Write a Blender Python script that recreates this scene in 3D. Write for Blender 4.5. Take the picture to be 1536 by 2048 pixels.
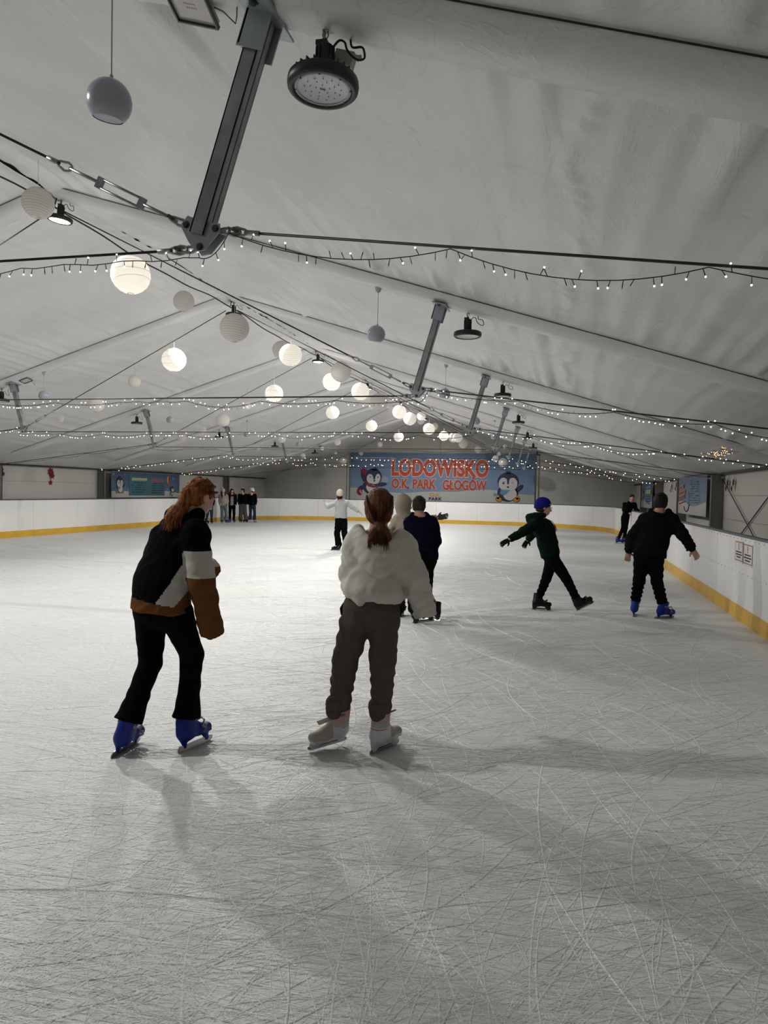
import bpy, bmesh, math, random
import numpy as np
from mathutils import Vector, Matrix, Quaternion
random.seed(7); RNG = np.random.RandomState(7)
for o in list(bpy.data.objects): bpy.data.objects.remove(o)
SC = bpy.context.scene; COL = SC.collection
# ------------------------------------------------------------------ camera
cd = bpy.data.cameras.new('camera'); cam = bpy.data.objects.new('camera', cd); COL.objects.link(cam)
cd.sensor_fit = 'HORIZONTAL'; cd.sensor_width = 36.0; cd.lens = 36.0*1465.66/1536.0
cd.clip_start = 0.05; cd.clip_end = 200
fw = Vector((-0.233014, 0.972043, -0.028916)); rt = Vector((0.972088, 0.233656, 0.021228)); up = rt.cross(fw).normalized()
M = Matrix((rt, up, -fw)).transposed().to_4x4(); M.translation = (0, 0, 1.55); cam.matrix_world = M
SC.camera = cam
# ------------------------------------------------------------------ world, exposure
w = bpy.data.worlds.new('world'); SC.world = w; w.use_nodes = True
w.node_tree.nodes['Background'].inputs[0].default_value = (0.01, 0.012, 0.016, 1)
w.node_tree.nodes['Background'].inputs[1].default_value = 0.5
SC.view_settings.view_transform = 'Standard'; SC.view_settings.look = 'None'
SC.view_settings.exposure = 0.0; SC.view_settings.gamma = 1.0; SC.view_settings.use_curve_mapping = False
cy = SC.cycles; cy.use_denoising = True; cy.use_adaptive_sampling = True; cy.adaptive_threshold = .055; cy.adaptive_min_samples = 16; cy.max_bounces = 5; cy.diffuse_bounces = 4; cy.glossy_bounces = 2
cy.transmission_bounces = 4; cy.sample_clamp_indirect = 4.0; cy.caustics_reflective = False; cy.caustics_refractive = False
LAMP_W = 530.0           # power setting of one lit ridge lamp (wide beam)
PI = math.pi
# ------------------------------------------------------------------ tent dimensions
XR, ZR, SL = -6.192, 5.097, 0.3089          # ridge x, rafter underside height at the ridge, slope
HW = 9.811                                   # half width
XW_R, XW_L = XR+HW, XR-HW
ZE = ZR-SL*HW                                # eave height
FY = [3.006+5*k for k in range(7)]           # frames in view
GY = 38.006                                  # far gable
NY = -6.994                                  # near gable
def zraf(x): return ZR-SL*abs(x-XR)
# ------------------------------------------------------------------ materials
def nt(m): return m.node_tree.nodes, m.node_tree.links
def mat(name, col, rough=0.6, metal=0.0, spec=0.5, bump=None, var=None, emis=None, sheen=0.0, coat=0.0):
    m = bpy.data.materials.new(name); m.use_nodes = True; N, L = nt(m); b = N['Principled BSDF']
    b.inputs['Base Color'].default_value = (*col, 1); b.inputs['Roughness'].default_value = rough
    b.inputs['Metallic'].default_value = metal; b.inputs['Specular IOR Level'].default_value = spec
    b.inputs['Coat Weight'].default_value = coat
    tc = N.new('ShaderNodeTexCoord')
    if var:   # (scale, amount)
        n = N.new('ShaderNodeTexNoise'); n.inputs['Scale'].default_value = var[0]; n.inputs['Detail'].default_value = 5
        L.new(tc.outputs['Object'], n.inputs['Vector'])
        r = N.new('ShaderNodeMapRange'); r.inputs[1].default_value = .3; r.inputs[2].default_value = .7
        r.inputs[3].default_value = 1-var[1]; r.inputs[4].default_value = 1+var[1]; L.new(n.outputs['Fac'], r.inputs[0])
        mx = N.new('ShaderNodeVectorMath'); mx.operation = 'SCALE'; mx.inputs[0].default_value = col
        L.new(r.outputs[0], mx.inputs['Scale']); L.new(mx.outputs[0], b.inputs['Base Color'])
    if bump:  # (scale, strength)
        n = N.new('ShaderNodeTexNoise'); n.inputs['Scale'].default_value = bump[0]; n.inputs['Detail'].default_value = 4
        L.new(tc.outputs['Object'], n.inputs['Vector'])
        bp = N.new('ShaderNodeBump'); bp.inputs['Strength'].default_value = bump[1]; bp.inputs['Distance'].default_value = .01
        L.new(n.outputs['Fac'], bp.inputs['Height']); L.new(bp.outputs[0], b.inputs['Normal'])
    if emis:
        b.inputs['Emission Color'].default_value = (*emis[0], 1); b.inputs['Emission Strength'].default_value = emis[1]
        m.cycles.emission_sampling = 'NONE'
    return m
def fabric_mat(name):
    m = mat(name, (.70, .70, .70), .36, spec=.55); N, L = nt(m); b = N['Principled BSDF']
    tc = N.new('ShaderNodeTexCoord')
    mp = N.new('ShaderNodeMapping'); mp.inputs['Scale'].default_value = (1, .45, 1); L.new(tc.outputs['Object'], mp.inputs[0])
    n1 = N.new('ShaderNodeTexNoise'); n1.inputs['Scale'].default_value = 2.2; n1.inputs['Detail'].default_value = 6; n1.inputs['Distortion'].default_value = 1.6
    L.new(mp.outputs[0], n1.inputs['Vector'])
    n2 = N.new('ShaderNodeTexNoise'); n2.inputs['Scale'].default_value = 14; n2.inputs['Detail'].default_value = 3; n2.inputs['Distortion'].default_value = 2.5
    L.new(tc.outputs['Object'], n2.inputs['Vector'])
    # a sparse crease pattern: folded voronoi edges masked by noise
    v = N.new('ShaderNodeTexVoronoi'); v.feature = 'DISTANCE_TO_EDGE'; v.inputs['Scale'].default_value = 1.1
    L.new(n1.outputs['Color'], v.inputs['Vector'])
    cr = N.new('ShaderNodeMapRange'); cr.inputs[1].default_value = 0; cr.inputs[2].default_value = .025; cr.inputs[3].default_value = 1; cr.inputs[4].default_value = 0
    L.new(v.outputs['Distance'], cr.inputs[0])
    a = N.new('ShaderNodeMath'); a.operation = 'MULTIPLY_ADD'; L.new(n1.outputs['Fac'], a.inputs[0]); a.inputs[1].default_value = 1.1
    c2 = N.new('ShaderNodeMath'); c2.operation = 'MULTIPLY_ADD'; L.new(n2.outputs['Fac'], c2.inputs[0]); c2.inputs[1].default_value = .22
    c3 = N.new('ShaderNodeMath'); c3.operation = 'MULTIPLY'; L.new(cr.outputs[0], c3.inputs[0]); c3.inputs[1].default_value = .12
    L.new(c3.outputs[0], c2.inputs[2]); L.new(c2.outputs[0], a.inputs[2])
    # welded seams across the sheet every 1.25 m
    sx = N.new('ShaderNodeSeparateXYZ'); L.new(tc.outputs['Object'], sx.inputs[0])
    md = N.new('ShaderNodeMath'); md.operation = 'PINGPONG'; md.inputs[1].default_value = .625; L.new(sx.outputs['Y'], md.inputs[0])
    sm = N.new('ShaderNodeMapRange'); sm.inputs[1].default_value = .606; sm.inputs[2].default_value = .612; sm.inputs[3].default_value = 0; sm.inputs[4].default_value = .16
    L.new(md.outputs[0], sm.inputs[0])
    ad = N.new('ShaderNodeMath'); ad.operation = 'ADD'; L.new(a.outputs[0], ad.inputs[0]); L.new(sm.outputs[0], ad.inputs[1])
    bp = N.new('ShaderNodeBump'); bp.inputs['Strength'].default_value = .55; bp.inputs['Distance'].default_value = .02
    L.new(ad.outputs[0], bp.inputs['Height']); L.new(bp.outputs[0], b.inputs['Normal'])
    n3 = N.new('ShaderNodeTexNoise'); n3.inputs['Scale'].default_value = .8; n3.inputs['Detail'].default_value = 8; L.new(tc.outputs['Object'], n3.inputs['Vector'])
    r = N.new('ShaderNodeValToRGB'); r.color_ramp.elements[0].position = .3; r.color_ramp.elements[0].color = (.66, .66, .665, 1)
    r.color_ramp.elements[1].position = .62; r.color_ramp.elements[1].color = (.74, .74, .74, 1)
    L.new(n3.outputs['Fac'], r.inputs[0]); L.new(r.outputs[0], b.inputs['Base Color'])
    return m
def ice_mat():
    m = mat('ice', (.80, .80, .79), .42, spec=.5); N, L = nt(m); b = N['Principled BSDF']
    tc = N.new('ShaderNodeTexCoord'); heights = []
    def math_(op, *a):
        n = N.new('ShaderNodeMath'); n.operation = op
        for i, x in enumerate(a):
            if isinstance(x, (int, float)): n.inputs[i].default_value = x
            else: L.new(x, n.inputs[i])
        return n.outputs[0]
    for i, (rot, sc, wid, dist, ds) in enumerate([(1.2, 1.1, .018, 4.5, .3), (-.5, 2.6, .035, 2.4, .6)]):
        mp = N.new('ShaderNodeMapping'); mp.inputs['Rotation'].default_value = (0, 0, rot); mp.inputs['Location'].default_value = (i*3.7, i*5.1, 0)
        L.new(tc.outputs['Object'], mp.inputs[0])
        wv = N.new('ShaderNodeTexWave'); wv.bands_direction = 'Y'; wv.wave_profile = 'SAW'; wv.inputs['Scale'].default_value = sc
        wv.inputs['Distortion'].default_value = dist; wv.inputs['Detail'].default_value = 1.2; wv.inputs['Detail Scale'].default_value = ds
        L.new(mp.outputs[0], wv.inputs['Vector'])
        line = math_('LESS_THAN', wv.outputs['Fac'], wid)
        mr = N.new('ShaderNodeMapRange'); mr.inputs[1].default_value = 0; mr.inputs[2].default_value = wid; mr.inputs[3].default_value = 1; mr.inputs[4].default_value = 0
        L.new(wv.outputs['Fac'], mr.inputs[0])
        mn = N.new('ShaderNodeTexNoise'); mn.inputs['Scale'].default_value = .9+.35*i; mn.inputs['Detail'].default_value = 2
        L.new(mp.outputs[0], mn.inputs['Vector'])
        mk = N.new('ShaderNodeMapRange'); mk.inputs[1].default_value = .50; mk.inputs[2].default_value = .60; L.new(mn.outputs['Fac'], mk.inputs[0])
        heights.append(math_('MULTIPLY', mr.outputs[0], mk.outputs[0]))
    s = heights[0]
    for h in heights[1:]: s = math_('ADD', s, h)
    # brushed snow: fine stretched noise + grain
    mp = N.new('ShaderNodeMapping'); mp.inputs['Rotation'].default_value = (0, 0, -.35); mp.inputs['Scale'].default_value = (3, 26, 1)
    L.new(tc.outputs['Object'], mp.inputs[0])
    ns = N.new('ShaderNodeTexNoise'); ns.inputs['Scale'].default_value = 1.6; ns.inputs['Detail'].default_value = 6; ns.inputs['Distortion'].default_value = 1.2; L.new(mp.outputs[0], ns.inputs['Vector'])
    mp2 = N.new('ShaderNodeMapping'); mp2.inputs['Rotation'].default_value = (0, 0, .7); mp2.inputs['Scale'].default_value = (4, 22, 1)
    L.new(tc.outputs['Object'], mp2.inputs[0])
    ns2 = N.new('ShaderNodeTexNoise'); ns2.inputs['Scale'].default_value = 1.3; ns2.inputs['Detail'].default_value = 5; ns2.inputs['Distortion'].default_value = 1.0; L.new(mp2.outputs[0], ns2.inputs['Vector'])
    gr = N.new('ShaderNodeTexNoise'); gr.inputs['Scale'].default_value = 130; gr.inputs['Detail'].default_value = 3; L.new(tc.outputs['Object'], gr.inputs['Vector'])
    h = math_('MULTIPLY_ADD', s, -.28, math_('MULTIPLY_ADD', ns.outputs['Fac'], 1.0, math_('MULTIPLY_ADD', ns2.outputs['Fac'], .8, math_('MULTIPLY', gr.outputs['Fac'], .22))))
    bp = N.new('ShaderNodeBump'); bp.inputs['Strength'].default_value = 1.0; bp.inputs['Distance'].default_value = .011
    L.new(h, bp.inputs['Height']); L.new(bp.outputs[0], b.inputs['Normal'])
    bg = N.new('ShaderNodeTexNoise'); bg.inputs['Scale'].default_value = .35; bg.inputs['Detail'].default_value = 5; L.new(tc.outputs['Object'], bg.inputs['Vector'])
    r = N.new('ShaderNodeValToRGB'); r.color_ramp.elements[0].position = .3; r.color_ramp.elements[0].color = (.62, .625, .625, 1)
    r.color_ramp.elements[1].position = .7; r.color_ramp.elements[1].color = (.71, .71, .70, 1); L.new(bg.outputs['Fac'], r.inputs[0])
    mx = N.new('ShaderNodeMixRGB'); mx.blend_type = 'MULTIPLY'; L.new(math_('MULTIPLY', s, .06), mx.inputs[0]); L.new(r.outputs[0], mx.inputs[1]); mx.inputs[2].default_value = (.72, .73, .74, 1)
    L.new(mx.outputs[0], b.inputs['Base Color'])
    return m
M_FAB = fabric_mat('tent_fabric'); M_ICE = ice_mat()
M_WALL = mat('wall_panel', (.50, .49, .45), .5, bump=(60, .05), var=(.6, .06))
M_WALLD = mat('panel_joint', (.16, .16, .15), .7)
M_POST = mat('grey_steel_post', (.17, .17, .16), .5, metal=.2, var=(3, .1))
M_DARK = mat('dark_trim', (.02, .02, .02), .6)
M_CONC = mat('walkway_concrete', (.25, .25, .24), .9, var=(2, .15))
M_BOARD = mat('white_board_plastic', (.76, .76, .745), .32, spec=.5, var=(1.2, .035), bump=(3, .04))
M_YEL = mat('yellow_plastic', (.62, .36, .03), .4, var=(2.5, .10))
M_RAIL = mat('dark_blue_rail', (.025, .032, .06), .4)
M_SCREW = mat('screw_head', (.2, .2, .2), .4, metal=.8)
M_GALV = mat('galvanised_steel', (.30, .32, .33), .42, metal=.45, var=(9, .25), bump=(40, .08))
M_GALV2 = mat('galvanised_bracket', (.40, .44, .48), .45, metal=.5, var=(6, .12))
M_BOLT = mat('dark_bolt', (.10, .10, .10), .4, metal=.8)
M_CABLE = mat('steel_cable', (.035, .035, .035), .5, metal=.4)
M_BLACK = mat('black_aluminium', (.012, .012, .013), .42, spec=.5)
M_BWIRE = mat('black_wire', (.01, .01, .01), .6)
M_LENSOFF = mat('lens_plastic', (.62, .62, .68), .35, var=(20, .04))
M_LENSRIM = mat('lens_rim', (.38, .38, .40), .4)
M_LED = mat('led_chip', (.25, .25, .22), .5)
M_PAPER = None
def paper_mat(name, col, tr):
    m = bpy.data.materials.new(name); m.use_nodes = True; N, L = nt(m); N.remove(N['Principled BSDF'])
    o = N['Material Output']; d = N.new('ShaderNodeBsdfDiffuse'); t = N.new('ShaderNodeBsdfTranslucent'); x = N.new('ShaderNodeMixShader')
    tc = N.new('ShaderNodeTexCoord'); n = N.new('ShaderNodeTexNoise'); n.inputs['Scale'].default_value = 30; L.new(tc.outputs['Object'], n.inputs['Vector'])
    r = N.new('ShaderNodeValToRGB'); r.color_ramp.elements[0].color = (*[c*.93 for c in col], 1); r.color_ramp.elements[1].color = (*col, 1); L.new(n.outputs['Fac'], r.inputs[0])
    L.new(r.outputs[0], d.inputs[0]); L.new(r.outputs[0], t.inputs[0])
    x.inputs[0].default_value = tr; L.new(d.outputs[0], x.inputs[1]); L.new(t.outputs[0], x.inputs[2]); L.new(x.outputs[0], o.inputs[0])
    return m
M_PAPER = paper_mat('rice_paper', (.95, .93, .89), .5)
M_RIB = mat('bamboo_rib', (.45, .42, .38), .7)
M_CORD = mat('white_cord', (.75, .75, .75), .7)
M_PEND = mat('lilac_grey_enamel', (.36, .35, .41), .25, spec=.6)
M_PENDI = mat('pendant_inside', (.42, .41, .48), .5)
M_BOX = mat('grey_junction_box', (.42, .42, .41), .5)
M_ARC = mat('pvc_clear_tab', (.6, .6, .58), .3)
# ------------------------------------------------------------------ object helpers
def link(name, me, mats=None, parent=None, loc=None):
    o = bpy.data.objects.new(name, me); COL.objects.link(o)
    if mats is not None and me is not None and not me.materials:
        for m in (mats if isinstance(mats, (list, tuple)) else [mats]): me.materials.append(m)
    if loc is not None: o.location = loc
    if parent is not None: o.parent = parent
    return o
def empty(name, loc=(0, 0, 0)):
    o = bpy.data.objects.new(name, None); o.empty_display_size = .1; COL.objects.link(o); o.location = loc; return o
def tag(o, label=None, cat=None, group=None, kind=None):
    if label: o['label'] = label
    if cat: o['category'] = cat
    if group: o['group'] = group
    if kind: o['kind'] = kind
    return o
class MB:
    """collects simple shapes into one mesh (world or local coordinates)"""
    def __init__(s): s.v = []; s.f = []; s.m = []; s.sm = []
    def add(s, vs, fs, mi=0, smooth=False):
        b = len(s.v); s.v += [tuple(v) for v in vs]; s.f += [tuple(b+i for i in f) for f in fs]; s.m += [mi]*len(fs); s.sm += [smooth]*len(fs)
    def box(s, c, d, R=None, mi=0):
        vs = [Vector((x*d[0]/2, y*d[1]/2, z*d[2]/2)) for x in (-1, 1) for y in (-1, 1) for z in (-1, 1)]
        if R is not None: vs = [R @ v for v in vs]
        c = Vector(c); s.add([v+c for v in vs], [(0, 1, 3, 2), (4, 6, 7, 5), (0, 4, 5, 1), (2, 3, 7, 6), (0, 2, 6, 4), (1, 5, 7, 3)], mi)
    def tube(s, pts, r, n=8, mi=0, cap=True, smooth=True):
        pts = [Vector(p) for p in pts]
        rs = r if isinstance(r, (list, tuple)) else [r]*len(pts); b = len(s.v); vs = []; fs = []
        t0 = (pts[1]-pts[0]).normalized(); a = t0.orthogonal().normalized()
        for i, p in enumerate(pts):
            t = (pts[min(i+1, len(pts)-1)]-pts[max(i-1, 0)])
            t = t.normalized() if t.length > 1e-9 else t0
            a = (a-t*a.dot(t)); a = a.normalized() if a.length > 1e-6 else t.orthogonal().normalized()
            bb = t.cross(a)
            for k in range(n): vs.append(p+(a*math.cos(2*PI*k/n)+bb*math.sin(2*PI*k/n))*rs[i])
        for i in range(len(pts)-1):
            for k in range(n): fs.append((i*n+k, i*n+(k+1) % n, (i+1)*n+(k+1) % n, (i+1)*n+k))
        s.add(vs, fs, mi, smooth)
        if cap:
            s.f.append(tuple(b+k for k in range(n))[::-1]); s.f.append(tuple(b+(len(pts)-1)*n+k for k in range(n))); s.m += [mi, mi]; s.sm += [False, False]
    def lathe(s, prof, c=(0, 0, 0), n=24, mi=0, R=None, smooth=True):
        c = Vector(c); vs = []; fs = []
        for (r, z) in prof:
            for k in range(n):
                v = Vector((r*math.cos(2*PI*k/n), r*math.sin(2*PI*k/n), z)); vs.append(c+(R @ v if R is not None else v))
        for i in range(len(prof)-1):
            for k in range(n): fs.append((i*n+k, i*n+(k+1) % n, (i+1)*n+(k+1) % n, (i+1)*n+k))
        s.add(vs, fs, mi, smooth)
    def poly(s, pts, mi=0): s.add(pts, [tuple(range(len(pts)))], mi)
    def prism(s, pts, d, mi=0):
        """extrude a polygon (3d points) by vector d"""
        n = len(pts); d = Vector(d); a = [Vector(p) for p in pts]; vs = a+[p+d for p in a]
        fs = [tuple(range(n))[::-1], tuple(range(n, 2*n))]+[(i, (i+1) % n, n+(i+1) % n, n+i) for i in range(n)]
        s.add(vs, fs, mi)
    def sphere(s, c, r, n=8, mi=0):
        m = n//2+1; s.lathe([(max(r*math.sin(PI*i/m), 1e-5), r*math.cos(PI*i/m)) for i in range(m+1)], c, n, mi)
    def mesh(s, name):
        me = bpy.data.meshes.new(name); me.from_pydata(s.v, [], s.f); me.polygons.foreach_set('material_index', s.m)
        me.polygons.foreach_set('use_smooth', s.sm); me.update(); return me
    def build(s, name, mats, parent=None, loc=None): return link(name, s.mesh(name), mats, parent, loc)
def Rz(a): return Matrix.Rotation(a, 3, 'Z')
def look_R(d, side=None):
    """3x3 with local z along d"""
    d = Vector(d).normalized(); x = Vector(side) if side is not None else d.orthogonal(); x = (x-d*x.dot(d)).normalized(); y = d.cross(x)
    return Matrix((x, y, d)).transposed()
def copy_tree(o, parent=None):
    c = o.copy(); COL.objects.link(c); c.parent = parent
    for ch in list(o.children): copy_tree(ch, c)
    return c
def sync(): bpy.context.view_layer.update()
# ================================================================== THE SETTING
# ice floor
XB_R, XB_L, YB_F, YB_N, RC = 2.26, -15.06, 35.75, -4.6, 4.9
HB = 1.09
def rink_outline(off=0.0, step=.35):
    """list of (x,y,nx,ny) going round; normal points off the ice"""
    pts = []
    x0, x1, y0, y1, r = XB_L-off, XB_R+off, YB_N-off, YB_F+off, RC+off
    def arc(cx, cy, a0, a1):
        n = 14
        for i in range(n+1):
            a = a0+(a1-a0)*i/n; pts.append((cx+r*math.cos(a), cy+r*math.sin(a)))
    arc(x1-r, y1-r, 0, PI/2); arc(x0+r, y1-r, PI/2, PI); arc(x0+r, y0+r, PI, 1.5*PI); arc(x1-r, y0+r, 1.5*PI, 2*PI)
    return pts
mb = MB(); mb.poly([(x, y, 0) for x, y in rink_outline(.0)])
floor = mb.build('floor', M_ICE); tag(floor, 'scratched white ice of the rink', None, None, 'structure')
def scratches():
    # low ridges of shaved snow beside the blade cuts, real relief on the ice
    rs = np.random.RandomState(12); vs = []; fs = []
    n = 0
    while n < 12500:
        y = 1.2+16*rs.rand()**1.6; x = rs.uniform(-1.05*y-1.2, min(2.1, .62*y+.6))
        if x < -13: continue
        right = x > -.9+.05*y; kind = rs.rand()
        if kind < (.62 if not right else .45): L = rs.uniform(.06, .30); ang = rs.normal(.18, .30); R = rs.choice([-1, 1])*rs.uniform(1, 6)
        elif kind < .88: L = rs.uniform(.3, 1.3); ang = rs.normal(.45, .6); R = rs.choice([-1, 1])*rs.uniform(.7, 5)
        else: L = rs.uniform(.8, 3.2); ang = rs.uniform(0, PI); R = rs.choice([-1, 1])*rs.uniform(1.2, 7)
        w = rs.uniform(.0018, .0042)*(1+.13*y)*(1.5 if L > .8 and rs.rand() < .3 else 1); h = w*rs.uniform(.45, .85); m = max(3, int(L/.09)); px, py, a = x, y, ang; b = len(vs)
        for i in range(m+1):
            t = i/m; e = max(math.sin(PI*t), 0)**.4+.02; nx, ny = -math.sin(a), math.cos(a)
            vs += [(px-nx*w*e, py-ny*w*e, .0002), (px, py, .0003+h*e*(.6+.4*rs.rand())), (px+nx*w*.5*e, py+ny*w*.5*e, .0002)]
            px += math.cos(a)*L/m; py += math.sin(a)*L/m; a += L/m/R
        if not (XB_L+.4 < px < XB_R-.15 and py < 20): del vs[b:]; continue
        for i in range(m):
            for j in (0, 1): q = b+i*3+j; fs.append((q, q+1, q+4, q+3))
        n += 1
    me = bpy.data.meshes.new('blade_mark'); me.from_pydata(vs, [], fs); me.polygons.foreach_set('use_smooth', [True]*len(fs)); me.update()
    o = link('blade_mark', me, M_ICE, floor); o['kind'] = 'stuff'
scratches()
mb = MB(); mb.poly([(XW_L-.3, NY-.3, -.06), (XW_R+.3, NY-.3, -.06), (XW_R+.3, GY+.3, -.06), (XW_L-.3, GY+.3, -.06)])
o = mb.build('floor', M_CONC); tag(o, 'grey concrete walkway outside the boards', None, None, 'structure')
# far, near and side walls: horizontal cladding panels as parts
def clad_wall(name, label, P0, P1, zt0, zt1, apex=None, seam=1.0, inward=(0, 1, 0), vstep=None):
    """P0,P1: xy ends; panels stacked in rows of height `seam`, gable apex (t,z)"""
    e = empty(name, (0, 0, 0)); tag(e, label, None, None, 'structure')
    P0 = Vector((*P0, 0)); P1 = Vector((*P1, 0)); Ln = (P1-P0).length; u = (P1-P0)/Ln; inn = Vector(inward)
    bk = MB(); top = [(0, zt0)]+([(apex[0]*Ln, apex[1])] if apex else [])+[(Ln, zt1)]
    bk.prism([P0+Vector((0, 0, -.06))]+[P0+u*Ln+Vector((0, 0, -.06))]+[P0+u*t+Vector((0, 0, z)) for t, z in top[::-1]], -inn*.06)
    bk.build('wall_core', M_WALLD, e)
    def ztop(t):
        for (a, za), (b, zb) in zip(top, top[1:]):
            if a <= t <= b: return za+(zb-za)*(t-a)/max(b-a, 1e-6)
        return top[-1][1]
    nv = max(1, round(Ln/(vstep or 5.0)))
    z = 0.05
    while z < max(q[1] for q in top)-.05:
        z2 = z+seam
        for i in range(nv):
            a, b = Ln*i/nv+.004, Ln*(i+1)/nv-.004
            ts = sorted({a, b}|{t for t, _ in top if a < t < b}|({a+(b-a)*j/12 for j in range(1, 12)} if apex else set()))
            up_ = [(t, min(z2-.006, ztop(t)-.01)) for t in ts]
            if max(q[1] for q in up_) <= z+.03: continue
            up_ = [(t, max(q, z+.002)) for t, q in up_]
            m = MB(); m.prism([P0+u*a+Vector((0, 0, z)), P0+u*b+Vector((0, 0, z))]+[P0+u*t+Vector((0, 0, q)) for t, q in up_[::-1]], inn*.02)
            m.build('wall_panel', M_WALL, e)
        z = z2
    return e
clad_wall('wall_far', 'beige clad gable wall at the far end of the hall', (XW_L, GY), (XW_R, GY), ZE+.1, ZE+.1, (.5, ZR+.15), .92, (0, -1, 0), 4.9)
clad_wall('wall_near', 'beige clad gable wall behind the camera', (XW_L, NY), (XW_R, NY), ZE+.1, ZE+.1, (.5, ZR+.15), .92, (0, 1, 0), 9.8)
clad_wall('wall_right', 'beige clad side wall beyond the right boards', (XW_R, NY), (XW_R, GY), ZE+.03, ZE+.03, None, .52, (-1, 0, 0), 5)
clad_wall('wall_left', 'beige clad side wall beyond the left boards', (XW_L, NY), (XW_L, GY), ZE+.03, ZE+.03, None, .52, (1, 0, 0), 5)
# ceiling: one membrane sheet per bay and slope
ceil = empty('ceiling'); tag(ceil, 'white wrinkled tent membrane roof with covered rafters', None, None, 'structure')
ALLF = [-1.994]+FY
def membrane(side, y0, y1, res, seed):
    rs = np.random.RandomState(seed)
    SLn = HW; nx = int(SLn/res); ny = max(6, int((y1-y0)/res))
    s = np.linspace(0, SLn, nx+1)[:, None]*np.ones((1, ny+1)); t = np.linspace(0, 1, ny+1)[None, :]*np.ones((nx+1, 1))
    Ly = y1-y0; yy = y0+t*Ly
    edge = np.minimum(t, 1-t)*Ly
    z = .115+.06*np.sin(PI*t)
    ph = rs.uniform(0, 6.28, 40)
    # gathers running away from both rafters
    gath = np.zeros_like(z)
    for i, (wl, a) in enumerate([(.21, .009), (.31, .011), (.47, .010), (.74, .008), (.13, .005)]):
        gath += a*np.sin(2*PI*s/wl+ph[i]+1.3*np.sin(2*PI*s/2.3+ph[i+5])+.9*np.sin(t*5+ph[i+10]))
    fade = np.exp(-(edge/ (.8+.5*np.sin(s*1.7+ph[15])))**1.3)
    mod = .45+.55*np.sin(s*.8+ph[16])**2
    pin = np.clip((edge-.17)/.16, 0, 1); pin = pin*pin*(3-2*pin)
    z += gath*fade*mod*2.1*pin
    z += gath*.22*pin
    # long loose diagonal wrinkles
    for i in range(7):
        dx, dy = rs.uniform(-.6, .6), rs.uniform(.5, 1.3); wl = rs.uniform(.5, 1.6); a = rs.uniform(.002, .006)
        f = (s*dx+yy*dy)/wl; z += pin*a*1.5*np.abs(np.sin(PI*f+ph[20+i]+.8*np.sin(s*1.1+ph[27+i])))**2 * (.5+.5*np.sin(s*.9+yy*.7+ph[33-i]))
    # purlin lines: the sheet lies over a lengthwise cord and crinkles
    for sp, a in ((3.1, .016), (6.25, .030), (9.2, .02)):
        w = sp+.05*np.sin(yy*2.1+ph[3])+.03*np.sin(yy*5.3+ph[4])
        g = np.exp(-((s-w)/.045)**2)
        z -= pin*a*g*(.6+.4*np.sin(yy*17+3*np.sin(yy*6.1+ph[5])))
        z += pin*a*.35*np.exp(-((s-w)/.28)**2)
    # pulled down at the ridge
    z -= .10*np.exp(-(s/.16)**2)
    z += .012*np.exp(-(s/1.1)**1)*np.sin(yy*2*PI/.33+3*s+ph[7])*(.5+.5*np.sin(yy*2.7+ph[8]))
    z *= np.clip((HW-s)/.9, .12, 1)
    X = XR+side*s; Z = ZR-SL*s+z
    V = np.stack([X, yy, Z], -1).reshape(-1, 3)
    I = np.arange((nx+1)*(ny+1)).reshape(nx+1, ny+1)
    F = np.stack([I[:-1, :-1], I[:-1, 1:], I[1:, 1:], I[1:, :-1]], -1).reshape(-1, 4)
    if side < 0: F = F[:, ::-1]
    me = bpy.data.meshes.new('roof_sheet'); me.from_pydata(V.tolist(), [], F.tolist()); me.polygons.foreach_set('use_smooth', [True]*len(F)); me.update()
    link('roof_sheet', me, M_FAB, ceil)
ys = [NY]+ALLF+[GY]
for i, (a, b) in enumerate(zip(ys, ys[1:])):
    for sd in (1, -1): membrane(sd, a, b, .2 if i == 0 else (.045 if i in (1, 2, 3) else .07 if i < 5 else .12), 10+i*2+(sd > 0))
# covered rafters: a soft sleeve hanging under the sheet
def sleeve(side, Y, res, seed):
    rs = np.random.RandomState(seed); n = int((HW+.0)/res); prof = [(-.175, .13), (-.15, .055), (-.115, .012), (-.06, -.004), (0, -.006), (.06, -.002), (.12, .02), (.16, .065), (.185, .13)]
    s = np.linspace(.02, HW, n+1); ph = rs.uniform(0, 6.28, 8); vs = []
    for sv in s:
        for j, (dy, dz) in enumerate(prof):
            wv = .006*math.sin(sv*9+j*.9+ph[0])+.004*math.sin(sv*23+j*1.7+ph[1]); tug = math.exp(-((sv-4.86)/.5)**2)
            wv += tug*.010*math.sin(sv*31+dy*40+ph[2])
            vs.append((XR+side*sv, Y+dy+wv*.5, zraf(XR+sv)+dz+abs(wv)*(1 if 0 < j < 8 else 0)+(0.02*tug if 0 < j < 8 else 0)*0))
    m = len(prof); fs = [(i*m+j, i*m+j+1, (i+1)*m+j+1, (i+1)*m+j) for i in range(n) for j in range(m-1)]
    if side > 0: fs = [f[::-1] for f in fs]
    me = bpy.data.meshes.new('rafter_sleeve'); me.from_pydata(vs, [], fs); me.polygons.foreach_set('use_smooth', [True]*len(fs)); me.update()
    link('rafter_sleeve', me, M_FAB, ceil)
    # dark keder line on the near edge
    b = MB(); b.tube([(XR+side*.05, Y-.172, zraf(XR+.05)+.108), (XR+side*HW, Y-.172, zraf(XR+HW)+.108)], .0042, 5); b.tube([(XR+side*.05, Y+.186, zraf(XR+.05)+.120), (XR+side*HW, Y+.186, zraf(XR+HW)+.120)], .0028, 4); b.build('keder_line', M_DARK, ceil)
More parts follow.
